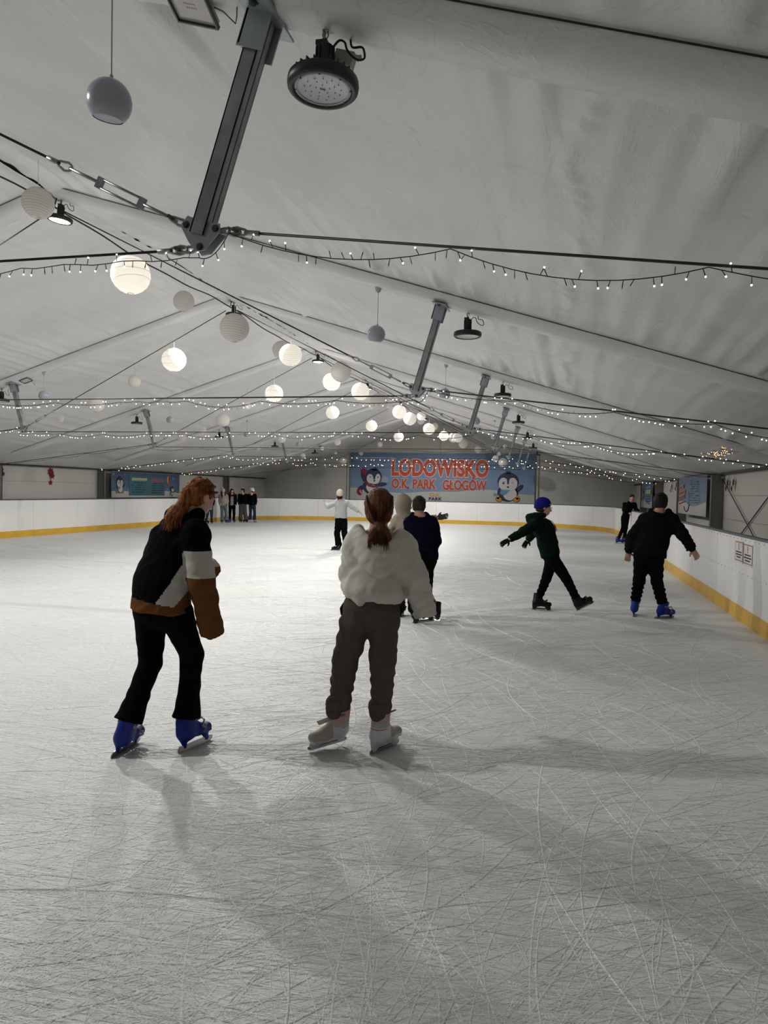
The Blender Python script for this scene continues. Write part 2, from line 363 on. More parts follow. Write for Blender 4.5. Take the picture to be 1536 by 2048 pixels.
for i, Y in enumerate(ALLF):
    for sd in (1, -1): sleeve(sd, Y, .06 if i < 3 else .15, 70+i*2+(sd > 0))
b = MB(); b.box((XR, (NY+GY)/2, ZR+.16), (.14, GY-NY, .08)); b.build('ridge_beam', M_GALV, ceil)
# eave trims and wall posts
for sd, nm in ((1, 'trim_1'), (-1, 'trim_2')):
    b = MB(); b.box((XR+sd*(HW-.05), (NY+GY)/2, ZE+.03), (.12, GY-NY, .05)); o = b.build(nm, M_DARK); tag(o, 'dark eave beam along the top of the '+('right' if sd > 0 else 'left')+' side wall', None, None, 'structure')
def wall_post(x, y, dx, dy, zt, nm, lab):
    b = MB(); sx = -1 if x > XR else 1
    for (ox, oy, ddx, ddy) in ((0, -dy/2+.012, dx, .024), (0, dy/2-.012, dx, .024), (sx*(dx/2-.01), 0, .02, dy), (-sx*(dx/2-.01), 0, .02, dy)):
        b.box((x+sx*dx/2+ox, y+oy, zt/2-.03), (ddx, ddy, zt+.06))
    o = b.build(nm, M_POST); tag(o, lab, None, None, 'structure')
n = 3
for k, Y in enumerate(FY[1:]):
    for sd in (1, -1):
        x = XR+sd*(HW-.02)
        wall_post(x, Y, .26, .15, ZE, f'trim_{n}', 'grey steel wall post on the %s side at roof frame %s' % ('right' if sd > 0 else 'left', ['second', 'third', 'fourth', 'fifth', 'sixth', 'seventh'][k])); n += 1
for x, zt in ((XR, ZR), (XR-4.93, 3.6), (XR+5.06, 3.6)):
    b = MB(); b.box((x, GY-.06, zt/2), (.09, .06, zt)); b.box((x, GY-.10, zt/2), (.05, .03, zt)); o = b.build(f'trim_{n}', M_WALL); tag(o, 'beige gable mullion '+('under the ridge' if x == XR else 'left of the big banner' if x < XR else 'right of the big banner'), None, None, 'structure'); n += 1
# ================================================================== RINK BOARDS
barrier = empty('rink_barrier', (XB_R, 10, 0)); tag(barrier, 'white rink boards with yellow kick strip running round the ice', 'barrier')
def off(pts): return [Vector((x-XB_R, y-10, z)) for x, y, z in pts]
ol = rink_outline(0.0)
# resample outline by arc length
seg = []; ring = ol+[ol[0]]
cum = [0]
for a, b_ in zip(ring, ring[1:]): cum.append(cum[-1]+math.hypot(b_[0]-a[0], b_[1]-a[1]))
TOT = cum[-1]
def at(s):
    s = s % TOT; i = max(0, min(len(cum)-2, int(np.searchsorted(cum, s, side='right'))-1)); f = (s-cum[i])/max(cum[i+1]-cum[i], 1e-9)
    a, b_ = ring[i], ring[i+1]; d = Vector((b_[0]-a[0], b_[1]-a[1])).normalized()
    return Vector((a[0]+(b_[0]-a[0])*f, a[1]+(b_[1]-a[1])*f)), Vector((d.y, -d.x))
def strip(s0, s1, z0, z1, o0, o1, n):
    """closed thin box following the outline between arc lengths"""
    m = MB(); R = []
    for i in range(n+1):
        p, nn = at(s0+(s1-s0)*i/n)
        R.append([off([(p.x+nn.x*oo, p.y+nn.y*oo, zz)])[0] for oo, zz in ((o0, z0), (o0, z1), (o1, z1), (o1, z0))])
    vs = [v for r in R for v in r]; fs = []
    for i in range(n):
        for k in range(4): fs.append((i*4+k, i*4+(k+1) % 4, (i+1)*4+(k+1) % 4, (i+1)*4+k))
    fs += [(0, 1, 2, 3), (n*4+3, n*4+2, n*4+1, n*4)]
    m.add(vs, fs); return m
NP = round(TOT/2.0); PL = TOT/NP
for i in range(NP):
    s0, s1 = i*PL+.003+.9, (i+1)*PL-.003+.9
    p, _ = at((s0+s1)/2); curved = (p.y > YB_F-RC or p.y < YB_N+RC); n_ = 6 if curved else 1
    tilt = random.uniform(-.0015, .0015)
    strip(s0, s1, .015, HB-.03, .0+tilt, .04, n_).build('board_panel', M_BOARD, barrier)
    strip(s0-.001, s1+.001, .0, .185, -.012, .0, n_).build('kick_strip', M_YEL, barrier)
    strip(s0-.003, s1+.003, HB-.03, HB, -.008, .06, n_).build('top_rail', M_RAIL, barrier)
# joint screws on the nearest right hand panels, thin cap edge
m = MB()
for i in range(8):
    for zz in (.3, .55, .8, HB-.07):
        y = 3.0+i*2.0
    for k in range(9):
        y = 8.0+i*1.9+k*.21
        m.box(off([(XB_R-.002, y, HB-.06)])[0], (.004, .012, .012)); m.box(off([(XB_R-.002, y+.07, .60)])[0], (.004, .009, .009))
m.build('screw', M_SCREW, barrier)['kind'] = 'stuff'
m = MB(); 
for s0 in np.arange(0, TOT, 3.0):
    strip(s0, min(s0+3.0, TOT), HB-.045, HB-.029, -.006, .0, 4)
# two paper notices on the right board
def notice(name, y0, y1, z0, z1, rows, lab):
    e = empty(name, (XB_R-.006, (y0+y1)/2, (z0+z1)/2)); tag(e, lab, 'notice')
    cy_, cz = (y0+y1)/2, (z0+z1)/2; wy, hz = abs(y1-y0), abs(z1-z0)
    b = MB(); b.box((0, 0, 0), (.003, wy, hz)); b.build('paper', M_NPAPER, e)
    b = MB(); t = .010
    for (yy, zz, a, c) in ((0, hz/2-.012, wy-.02, t), (0, -hz/2+.03, wy-.02, t), (wy/2-.012, .01, t*.6, hz-.05), (-wy/2+.012, .01, t*.6, hz-.05)): b.box((-.0025, yy, zz), (.002, a, c))
    b.build('border', M_NRED, e)
    b = MB(); b.box((-.0025, 0, hz*.30), (.002, .022, hz*.22)); b.box((-.0025, 0, hz*.13), (.002, .026, .02))
    for r, (ww, zz) in enumerate(rows): b.box((-.0025, 0, zz*hz), (.002, ww*wy, .018))
    b.build('print_marks', M_NBLK, e)
M_NPAPER = mat('notice_paper', (.70, .67, .65), .8); M_NRED = mat('notice_red', (.30, .09, .07), .8); M_NBLK = mat('notice_black', (.05, .04, .05), .8)
notice('paper_notice', 10.42, 10.0, .725, 1.0, [(.7, 0.0), (.75, -.12), (.5, -.24)], 'left paper notice with red border on the right boards')
notice('paper_notice', 9.97, 9.53, .72, .99, [(.65, 0.0), (.8, -.13), (.55, -.26)], 'right paper notice with red border, nearer the camera on the right boards')
# ================================================================== ROOF HARDWARE
ORD = ['nearest', 'second', 'third', 'fourth', 'fifth', 'sixth', 'seventh']
BX, BZ = 4.6075, 2.6626
def strut(k, sd):
    Y = FY[k]; T = Vector((XR+sd*(4.90 if k == 0 else 4.87), Y, zraf(XR+4.87)+.0)); B = Vector((XR+sd*BX, Y, BZ)); side = 'right' if sd > 0 else 'left'
    e = empty('roof_strut', T); tag(e, f'galvanised strut hanging from the {side} rafter of the {ORD[k]} roof frame', 'strut')
    d = (B-T).normalized(); L = (B-T).length; R = look_R(d, (0, 1, 0))     # local x = world Y, local y = across
    q = lambda x, y, z: R @ Vector((x, y, z))
    m = MB()
    # hollow channel: two flanges, web and lips so the groove shows
    a, b_ = .044, .035
    for (cx, cyy, dx, dy) in ((-a+.004, 0, .008, 2*b_), (a-.004, 0, .008, 2*b_), (0, -b_+.003, 2*a, .006), (-a*.55, b_-.003, a*.9, .006), (a*.55, b_-.003, a*.9, .006), (0, b_-.018, .02, .004)):
        m.box(q(cx, cyy, L/2), (dx, dy, L), R)
    m.build('tube', M_GALV, e)
    m = MB(); m.box(q(0, 0, .012), (.30, .16, .012), R); m.box(q(-.058, 0, .09), (.008, .12, .17), R); m.box(q(.058, 0, .09), (.008, .12, .17), R); m.box(q(0, -.052, .085), (.124, .008, .16), R)
    m.build('bracket', M_GALV2, e)
    for x, y, z in ((-.12, 0, .022), (.12, 0, .022)):
        m = MB(); m.lathe([(1e-4, .012), (.016, .012), (.016, 0), (.024, 0), (.024, -.004)], q(x, y, z), 6, 0, R, False); m.build('bolt', M_BOLT, e)
    m = MB(); m.lathe([(1e-4, .014), (.014, .014), (.014, 0), (.022, 0)], q(0, -.058, .10), 6, 0, R @ Matrix.Rotation(PI/2, 3, 'X'), False); m.build('bolt', M_BOLT, e)
    # gusset: plates each side of the tube foot, in the plane of the frame
    if k < 4:
        for x in (-.03, .03):
            c = B-T+Vector((0, x, 0)); u = Vector((-sd, 0, 0)); zz = Vector((0, 0, 1))
            pts = [c+u*.085+zz*.045, c+u*.045-zz*.03, c+u*.01-zz*.075, c-u*.035-zz*.07, c-u*.105+zz*.005, c-u*.105+zz*.04, c-u*.04+zz*.05, c+u*.05+zz*.085]
            m = MB(); m.prism(pts, (0, .006, 0)); m.build('gusset_plate', M_GALV2, e)
            for hx, hz in ((.055, .045), (-.085, .02), (-.012, -.055)):
                m = MB(); m.lathe([(1e-4, .012), (.011, .012), (.011, .0), (.017, 0), (.017, -.003)], c+u*hx+zz*hz+Vector((0, -.002, 0)), 8, 0, Matrix.Rotation(PI/2, 3, 'X'), False)
                if x < 0: m.build('bolt', M_BOLT, e)
    else:
        m = MB(); c = B-T; m.prism([c+Vector((-.09, -.02, .06)), c+Vector((-.02, -.02, -.06)), c+Vector((.02, -.02, -.06)), c+Vector((.09, -.02, .04))], (0, .04, 0)); m.build('gusset_plate', M_GALV2, e)
    return e
for k in range(7): strut(k, 1)
for k in range(7): strut(k, -1)
def cable(P, Q, k, label, near, turn=None):
    """tie from P to Q; fittings at Q's end; turn = place a turnbuckle"""
    P, Q = Vector(P), Vector(Q); d = (P-Q); L = d.length; d.normalize()
    e = empty('tie_cable', Q); tag(e, label, 'cable')
    m = MB(); s0 = .12+(.62 if turn else .0); m.tube([d*s0, d*(L-.02)], .0062 if k == 0 else .008, 8); m.build('wire', M_CABLE, e)
    def link_ring(c, l, w, r, up_):
        m = MB(); R = look_R(d, up_); pts = []
        for i in range(15):
            a = 2*PI*i/14; pts.append(c+R @ Vector((w*math.sin(a)*(1.0 if math.cos(a) < 0 else .75), 0, l*math.cos(a))))
        m.tube(pts, r, 6, cap=False); return m
    if k < 4:
        link_ring(d*(s0-.03), .045, .022, .006, (0, .2, 1)).build('thimble', M_GALV, e)
        m = MB(); m.tube([d*(s0+.005), d*(s0+.07)], .012, 8); m.build('ferrule', M_GALV, e)
        link_ring(d*.05, .05, .018, .007, (0, .5, 1)).build('shackle', M_GALV, e)
        m = MB(); R = look_R(d, (0, 0, 1)); m.tube([d*.085+R @ Vector((0, -.035, 0)), d*.085+R @ Vector((0, .035, 0))], .009, 6); m.build('shackle_pin', M_BOLT, e)
        if turn:
            R = look_R(d, (0, 1, 0)); a, b_ = .26, .50
            m = MB(); m.tube([d*.12, d*a], .008, 6); m.tube([d*b_, d*(s0-.06)], .008, 6)
            for s_ in (-1, 1): m.tube([d*a+R @ Vector((0, .020*s_, 0)), d*b_+R @ Vector((0, .020*s_, 0))], .006, 6)
            for zc in (a, b_): m.box(d*zc, (.020, .052, .03), R)
            m.build('turnbuckle', M_GALV, e)
    return e
for k in range(7):
    Y = FY[k]; o = ORD[k]
    for sd, nm in ((1, 'right'), (-1, 'left')):
        foot = lambda dx, dz: (XR+sd*(BX+dx), Y, BZ+dz)
        cable((XR+sd*.10, Y, ZR-.16), foot(-.065, .05), k, f'steel cable from ridge down to the {nm} strut foot, {o} roof frame', k < 3, True)
        cable((XR+sd*(HW-.12), Y, ZE-.005), foot(.09, .02), k, f'steel cable from {nm} strut foot out to the eave, {o} roof frame', k < 3)
    cable((XR-(BX-.02), Y, BZ-.05), (XR+BX-.02, Y, BZ-.055), k, f'horizontal steel cable between the two strut feet, {o} roof frame', k < 3)
# power cable sagging along the ridge
m = MB(); pts = []
for i in range(0, 145):
    y = 3.0+i*.24; t = ((y-3.006) % 5.0)/5.0; pts.append((XR-.03+.03*math.sin(y*1.3), y, ZR-.08-.10*math.sin(PI*t)**2-.01*math.sin(y*4)))
m.tube(pts, .011, 6)
for k in range(7): m.tube([(XR, FY[k], ZR+.02), (XR-.03, FY[k], ZR-.09)], .008, 5)
o = m.build('power_cable', M_BWIRE); tag(o, 'dark power cable drooping along the underside of the roof ridge', 'cable')
for x0, nm in ():
    m = MB(); pts = [(XR+x0, 7.9+i*.5, zraf(XR+x0)-.02-.03*abs(math.sin(PI*(7.9+i*.5-3)/5))) for i in range(0, 59)]
    m.tube(pts, .009, 5); o = m.build('power_cable', M_CABLE); tag(o, f'{nm} straight dark cable running along the roof right of the ridge', 'cable')
# ------------------------------------------------------------------ high bay lamps
M_LIT = mat('lit_led_lens', (1, 1, 1), .5, emis=((1, .98, .92), 26))
def lamp(x, y, z, lit, label, group=None, tilt=(0, 0), drop=.30, near=False):
    """z = height of the lens"""
    e = empty('high_bay_lamp', (x, y, z)); tag(e, label, 'lamp', group)
    R = Matrix.Rotation(tilt[0], 3, 'X') @ Matrix.Rotation(tilt[1], 3, 'Y'); n = 48 if near else 24
    m = MB(); m.lathe([(.122, .012), (.124, -.004), (.140, -.006), (.150, .004), (.153, .022), (.150, .042), (.140, .050), (.10, .056), (.04, .06)], (0, 0, 0), n, 0, R)
    if near:
        for i in range(24):
            a = 2*PI*i/24; m.box(R @ Vector((.095*math.cos(a), .095*math.sin(a), .062)), (.07, .004, .02), R @ Rz(a))
    m.build('housing', M_BLACK, e)
    m = MB(); m.lathe([(.030, .055), (.037, .06), (.037, .180), (.034, .186), (1e-4, .186)], (0, 0, 0), 16, 0, R)
    for i in range(10):
        a = 2*PI*i/10; m.box(R @ Vector((.037*math.cos(a), .037*math.sin(a), .12)), (.010, .006, .115), R @ Rz(a))
    m.box(R @ Vector((-.012, .0, .195)), (.05, .05, .02), R)
    m.build('driver_housing', M_BLACK, e)
    if lit:
        m = MB(); m.lathe([(1e-4, .002), (.123, .002)], (0, 0, 0), n, 0, R); m.build('lens', M_LIT, e)
        ld = bpy.data.lights.new('lamp_light', 'SPOT'); ld.shadow_soft_size = .10; ld.spot_size = math.radians(165); ld.spot_blend = .35; ld.energy = LAMP_W; ld.color = (1.0, .985, .94)
        lo = bpy.data.objects.new('lamp_light', ld); COL.objects.link(lo); lo.parent = e; lo.location = (0, 0, -.13)
        lo.rotation_euler = R.to_euler()
    else:
        m = MB(); m.lathe([(1e-4, .004), (.108, .004), (.114, -.001), (.122, .004), (.122, .012)], (0, 0, 0), n, 0, R)
        if near:
            m.lathe([(.108, .001), (.114, -.003), (.121, .001)], (0, 0, 0), n, 1, R)
        m.build('lens', [M_LENSOFF, M_LENSRIM], e)
        if near:
            m = MB(); rs = random.Random(3)
            for r_, nn in ((.03, 5), (.055, 8), (.078, 13)):
                for i in range(nn):
                    a = 2*PI*i/nn+r_*40; m.box(R @ Vector((r_*math.cos(a), r_*math.sin(a), .002)), (.004, .004, .003), R)
            m.box(R @ Vector((0, 0, .002)), (.016, .005, .003), R @ Rz(.5)); m.box(R @ Vector((.006, .007, .002)), (.004, .012, .003), R @ Rz(.5)); m.box(R @ Vector((-.008, -.005, .002)), (.005, .011, .003), R)
            m.build('led_chip', M_LED, e)['kind'] = 'stuff'
            for i in range(8):
                a = 2*PI*i/8+.2; m = MB(); m.lathe([(1e-4, -.005), (.0045, -.004), (.0045, .004)], R @ Vector((.1165*math.cos(a), .1165*math.sin(a), 0)), 6, 0, R); m.build('screw', M_BOLT, e)
    top = Vector((-R[0][2]*0+(R @ Vector((0, 0, .19)))[0], (R @ Vector((0, 0, .19)))[1], drop))
    m = MB(); b0 = R @ Vector((0, 0, .17)); m.tube([b0, b0+Vector((0, 0, .05))], .006, 6)
    c = b0+Vector((0, 0, .065)); m.tube([c+Vector((.013*math.cos(a), 0, .016*math.sin(a))) for a in np.linspace(0, 2*PI, 11)], .003, 5, cap=False)
    m.tube([c+Vector((0, 0, .014)), Vector((c.x, c.y, drop-.01))], .003, 5)
    m.box((c.x+.015, c.y, drop-.008), (.05, .03, .006)); m.box((c.x-.006, c.y, drop-.03), (.005, .03, .045))
    m.build('hook', M_GALV, e)
    m = MB(); P0 = R @ Vector((.03, 0, .175))
    cv = [P0, P0+Vector((.03, 0, .03)), P0+Vector((.055, .0, .02)), P0+Vector((.065, .0, -.01)), P0+Vector((.085, .01, -.035)), P0+Vector((.115, .01, -.055)), P0+Vector((.14, .01, -.05)), P0+Vector((.138, .01, -.02)), P0+Vector((.12, .03, .01)), Vector((.11, .05, drop-.06)), Vector((.10, .06, drop))]
    sm = []
    for i in range(len(cv)-1):
        p0, p1, p2, p3 = cv[max(i-1, 0)], cv[i], cv[i+1], cv[min(i+2, len(cv)-1)]
        for t in (0, .25, .5, .75): sm.append(.5*((2*p1)+(-p0+p2)*t+(2*p0-5*p1+4*p2-p3)*t*t+(-p0+3*p1-3*p2+p3)*t**3))
    sm.append(cv[-1]); m.tube(sm, .0048 if near else .004, 6); m.build('supply_cord', M_BWIRE, e)
    return e
for k in range(7):
    lamp(XR+5.165, FY[k], 3.245, False, f'switched-off black high-bay lamp beside the right strut, {ORD[k]} roof frame', tilt=(-.05, .03) if k == 0 else (0, 0), drop=zraf(XR+5.165)-3.245+.0, near=k == 0)
    if k > 1: lamp(XR-5.145, FY[k], 3.24, False, f'switched-off black high-bay lamp beside the left strut, {ORD[k]} roof frame', drop=zraf(XR+5.145)-3.24)
    lamp(XR+.045, FY[k], 4.82, True, f'lit round lamp under the ridge of the {ORD[k]} roof frame', drop=zraf(XR+.045)-4.82-.0, tilt=(0, .12) if k == 1 else (0, 0))
# junction box and floodlight on the nearest rafter
e = empty('junction_box', (-.955, 3.08, 3.405)); tag(e, 'small pale junction box behind the nearest black lamp', 'box')
m = MB(); m.box((0, 0, 0), (.085, .045, .06), Matrix.Rotation(.3, 3, 'Y')); m.build('case', M_BOX, e)
m = MB(); m.lathe([(1e-4, .02), (.012, .02), (.012, 0), (.016, 0)], (.055, 0, .0), 8, 0, Matrix.Rotation(PI/2, 3, 'Y')); m.build('gland', M_BOX, e)
def flood(x, y, z, label, k):
    e = empty('floodlight', (x, y, z)); tag(e, label, 'lamp')
    R = Matrix.Rotation(math.atan(SL)*(1 if x > XR else -1), 3, 'Y') @ Matrix.Rotation(-.25, 3, 'X')
    m = MB(); m.box((0, 0, .02), (.20, .16, .03), R); m.build('case', M_BOX, e)
    m = MB()
    for cx, cy_, dx, dy in ((0, .077, .21, .008), (0, -.077, .21, .008), (.101, 0, .008, .16), (-.101, 0, .008, .16)): m.box(R @ Vector((cx, cy_, .0)), (dx, dy, .02), R)
    m.build('rim', M_BOLT, e)
    m = MB(); m.box(R @ Vector((0, 0, .004)), (.195, .148, .002), R); m.build('glass', M_GLS, e)
    m = MB()
    for i in range(10): m.box(R @ Vector((-.03+.012*(i % 5)+.004*(i//5), -.02+.02*(i//5), .0015)), (.006, .006, .002), R)
    m.build('led_chip', M_LENSOFF, e)
    m = MB(); m.tube([R @ Vector((.10, 0, .03)), Vector((.15, 0, -.03)), Vector((.21, 0, -.09)), Vector((.215, 0, -.06)), Vector((.215, .0, .0))], .003, 5); m.build('supply_cord', M_POST, e)
M_GLS = mat('floodlight_glass', (.55, .53, .50), .12, spec=.8)
flood(-1.63, 2.98, 3.645, 'rectangular floodlight on the nearest rafter, left of the near strut', 0)
flood(-10.75, 13.0, 3.66, 'rectangular floodlight on the left rafter of the third roof frame', 2)
# ------------------------------------------------------------------ dome pendants
def pendant(x, y, z, ztop, label):
    e = empty('pendant_lamp', (x, y, z)); tag(e, label, 'lamp', None); r = .10
    R = Matrix.Rotation(.16, 3, 'Y') @ Matrix.Rotation(.10, 3, 'X')
    prof = [(max(r*math.sin(a), 1e-4), r*math.cos(a)) for a in np.linspace(0, 2.42, 18)]
    m = MB(); m.lathe(prof, (0, 0, 0), 32, 0, R); m.build('shade', M_PEND, e)
    m = MB(); m.lathe([(max((r-.004)*math.sin(a), 1e-4), (r-.004)*math.cos(a)) for a in np.linspace(0, 2.42, 18)][::-1], (0, 0, 0), 32, 0, R); m.lathe([(.001, -.074), (.064, -.072)], (0, 0, 0), 24, 0, R); m.build('inner_shade', M_PENDI, e)
    m = MB(); t = R @ Vector((0, 0, r)); m.lathe([(.009, -.004), (.009, .01), (.004, .02)], t, 10); m.tube([t, t+Vector((0, 0, .02)), (t.x, t.y, ztop-z-.03)], .0035, 6); m.build('cord', M_BOX, e)
    m = MB(); m.lathe([(.012, -.055), (.028, -.045), (.040, 0)], (t.x, t.y, ztop-z), 14); m.build('ceiling_cup', M_PENDI, e)
for k in range(6): pendant(XR+4.14, FY[k], 3.30, zraf(XR+4.14)+(.12 if k == 0 else .0), f'small lilac-grey globe pendant on the right rafter of the {ORD[k]} roof frame')
for k in range(2, 6): pendant(XR-4.14, FY[k], 3.345, zraf(XR+4.14), f'small lilac-grey globe pendant on the left rafter of the {ORD[k]} roof frame')
# ------------------------------------------------------------------ paper lanterns
LAN = [(-5.52,6.84,4.55,.33,'f'),(-5.13,7.98,4.10,.47,'i'),(-6.23,11.26,4.66,.35,'f'),(-3.76,7.98,3.42,.34,'r'),(-7.38,12.98,4.01,.47,'i'),(-6.09,15.32,4.62,.40,'f'),(-4.97,12.98,4.05,.43,'r'),(-4.75,15.49,4.14,.45,'r'),(-5.63,17.58,4.24,.45,'f'),(-4.99,17.98,4.05,.46,'r'),(-4.50,17.98,3.79,.45,'f'),(-6.20,26.29,4.70,.29,'f'),(-5.07,22.98,4.08,.45,'r'),(-4.86,23.65,3.93,.44,'f'),(-5.37,28.35,4.51,.35,'f'),(-6.08,32.0,4.68,.34,'f'),(-4.99,27.98,3.97,.46,'r'),(-5.83,34.15,4.62,.35,'f'),(-5.19,32.98,4.09,.45,'r'),(-4.74,32.86,4.01,.45,'f'),(-4.47,32.3,3.97,.44,'f'),(-4.31,32.98,3.73,.41,'f'),(-4.05,36.9,3.72,.40,'f'),(-2.85,32.98,3.09,.29,'r'),(-2.75,36.14,3.05,.45,'r'),(-2.98,36.4,3.47,.22,'f'),
(-7.02,17.23,3.92,.45,'i'),(-7.31,22.98,4.07,.44,'r'),(-7.29,27.98,4.09,.45,'r'),(-7.29,32.98,4.04,.46,'r'),(-9.22,14.53,3.85,.28,'f'),(-10.30,14.71,3.38,.37,'f'),(-11.75,15.37,3.12,.18,'f'),(-8.83,19.65,3.91,.23,'f'),(-9.73,19.97,3.54,.40,'f'),(-10.81,20.79,3.31,.22,'f'),(-11.66,21.03,3.09,.27,'f'),(-10.35,26.23,3.45,.34,'f'),(-9.72,31.36,3.68,.31,'f'),(-11.83,27.44,3.14,.18,'f'),(-10.50,31.55,3.40,.18,'f'),(-11.71,32.4,3.10,.24,'f'),(-11.05,36.7,3.04,.42,'f'),(-8.87,35.83,3.87,.28,'f'),(-10.22,37.2,3.49,.24,'r'),(-11.00,35.19,3.39,.15,'f'),(-8.80,30.63,4.02,.22,'f')]
def lantern_meshes(rng, kind, nr, hi):
    """paper with scalloped ribs, unit radius"""
    pr = []; ribs = []; n = 40 if hi else 20
    for i in range(nr+1):
        a = .16+(PI-.32)*i/nr; ribs.append(a)
    prof = []
    for i in range(nr):
        for t in ((0, .3, .7) if hi else (0, .5)):
            a = ribs[i]+(ribs[i+1]-ribs[i])*t; rr = 1-.014*math.sin(PI*t) if t else 1.0
            prof.append((rr*math.sin(a), rr*math.cos(a)))
    prof.append((math.sin(ribs[-1]), math.cos(ribs[-1])))
    m = MB(); m.lathe(prof, (0, 0, 0), n)
    rm = MB()
    for a in ribs[1:-1]:
        if kind == 'i':
            tx, ty = rng.uniform(-.12, .12), rng.uniform(-.12, .12)
            if rng.random() < .35: continue
        else: tx = ty = 0
        pts = []
        for j in range(n+1):
            b = 2*PI*j/n; v = Vector((math.sin(a)*math.cos(b), math.sin(a)*math.sin(b), math.cos(a)+tx*math.cos(b)+ty*math.sin(b))); pts.append(v.normalized()*1.003)
        rm.tube(pts, .009, 4, cap=False)
    return m.mesh('paper_shade'), rm.mesh('rib')
rl = random.Random(5); LM = {}
for kk, nr, hi in (('i', 11, True), ('r', 16, True), ('f', 16, False)): LM[kk] = lantern_meshes(rl, kk, nr, hi)
for a, b_ in LM.values(): a.materials.append(M_PAPER); b_.materials.append(M_RIB)
def tie_z(x): return (ZR-.16)-(ZR-.16-BZ)/BX*abs(x-XR)
info = []
for (x, y, z, D, kd) in LAN:
    k = min(range(7), key=lambda i: abs(FY[i]-y)); at_f = abs(FY[k]-y) < .15 and abs(x-XR) > .5
    sd = 'right' if x > XR else 'left'
    if at_f: base = f'paper lantern on the {sd} tie of the {ORD[k]} frame'
    else:
        kk = max(i for i in range(7) if FY[i] < y); nx = ORD[kk+1]+' frames' if kk < 6 else 'end wall'
        base = f'paper lantern {"near the ridge" if abs(x-XR) < .8 else sd+" of ridge"}, {ORD[kk]} to {nx}'
    info.append([base, x, at_f])
from collections import defaultdict
gb = defaultdict(list)
for i, t in enumerate(info): gb[t[0]].append(i)
POSN = ['leftmost', 'second from left', 'third from left', 'fourth from left', 'fifth from left']
for b0, ii in gb.items():
    if len(ii) > 1:
        for j, i in enumerate(sorted(ii, key=lambda i: info[i][1])): info[i][0] = b0+', '+(POSN[j] if j < len(ii)-1 else 'rightmost')
for (x, y, z, D, kd), (lab, _, at_f) in zip(LAN, info):
    e = empty('paper_lantern', (x, y, z)); word = {'i': 'bright crinkled', 'r': 'round ribbed', 'f': 'pale round'}[kd]
    tag(e, word+' '+lab, 'lantern', 'round white paper lanterns under the roof')
    r = D/2; P_, Q_ = LM[kd]
    a = link('paper_shade', P_, None, e); a.scale = (r, r, r*.97); a.rotation_euler = (rl.uniform(-.09, .09), rl.uniform(-.09, .09), rl.uniform(0, 6))
    if D/y > .012:
        b_ = link('rib', Q_, None, e); b_.scale = a.scale; b_.rotation_euler = a.rotation_euler
    zt = tie_z(x) if at_f else zraf(x)+.12
    m = MB(); m.tube([(0, 0, r*.9), (0, 0, zt-z)], .0025 if y < 16 else .003, 4); m.build('hanging_string', M_CORD, e)
    if y < 20:
        m = MB(); m.tube([(.03, 0, r*.93), (0, 0, r*.97), (-.03, 0, r*.93)], .003, 4); m.lathe([(.16*r, -r*.955), (.155*r, -r*.985)], (0, 0, 0), 16); m.lathe([(.16*r, r*.955), (.155*r, r*.975)], (0, 0, 0), 16); m.build('frame', M_RIB, e)
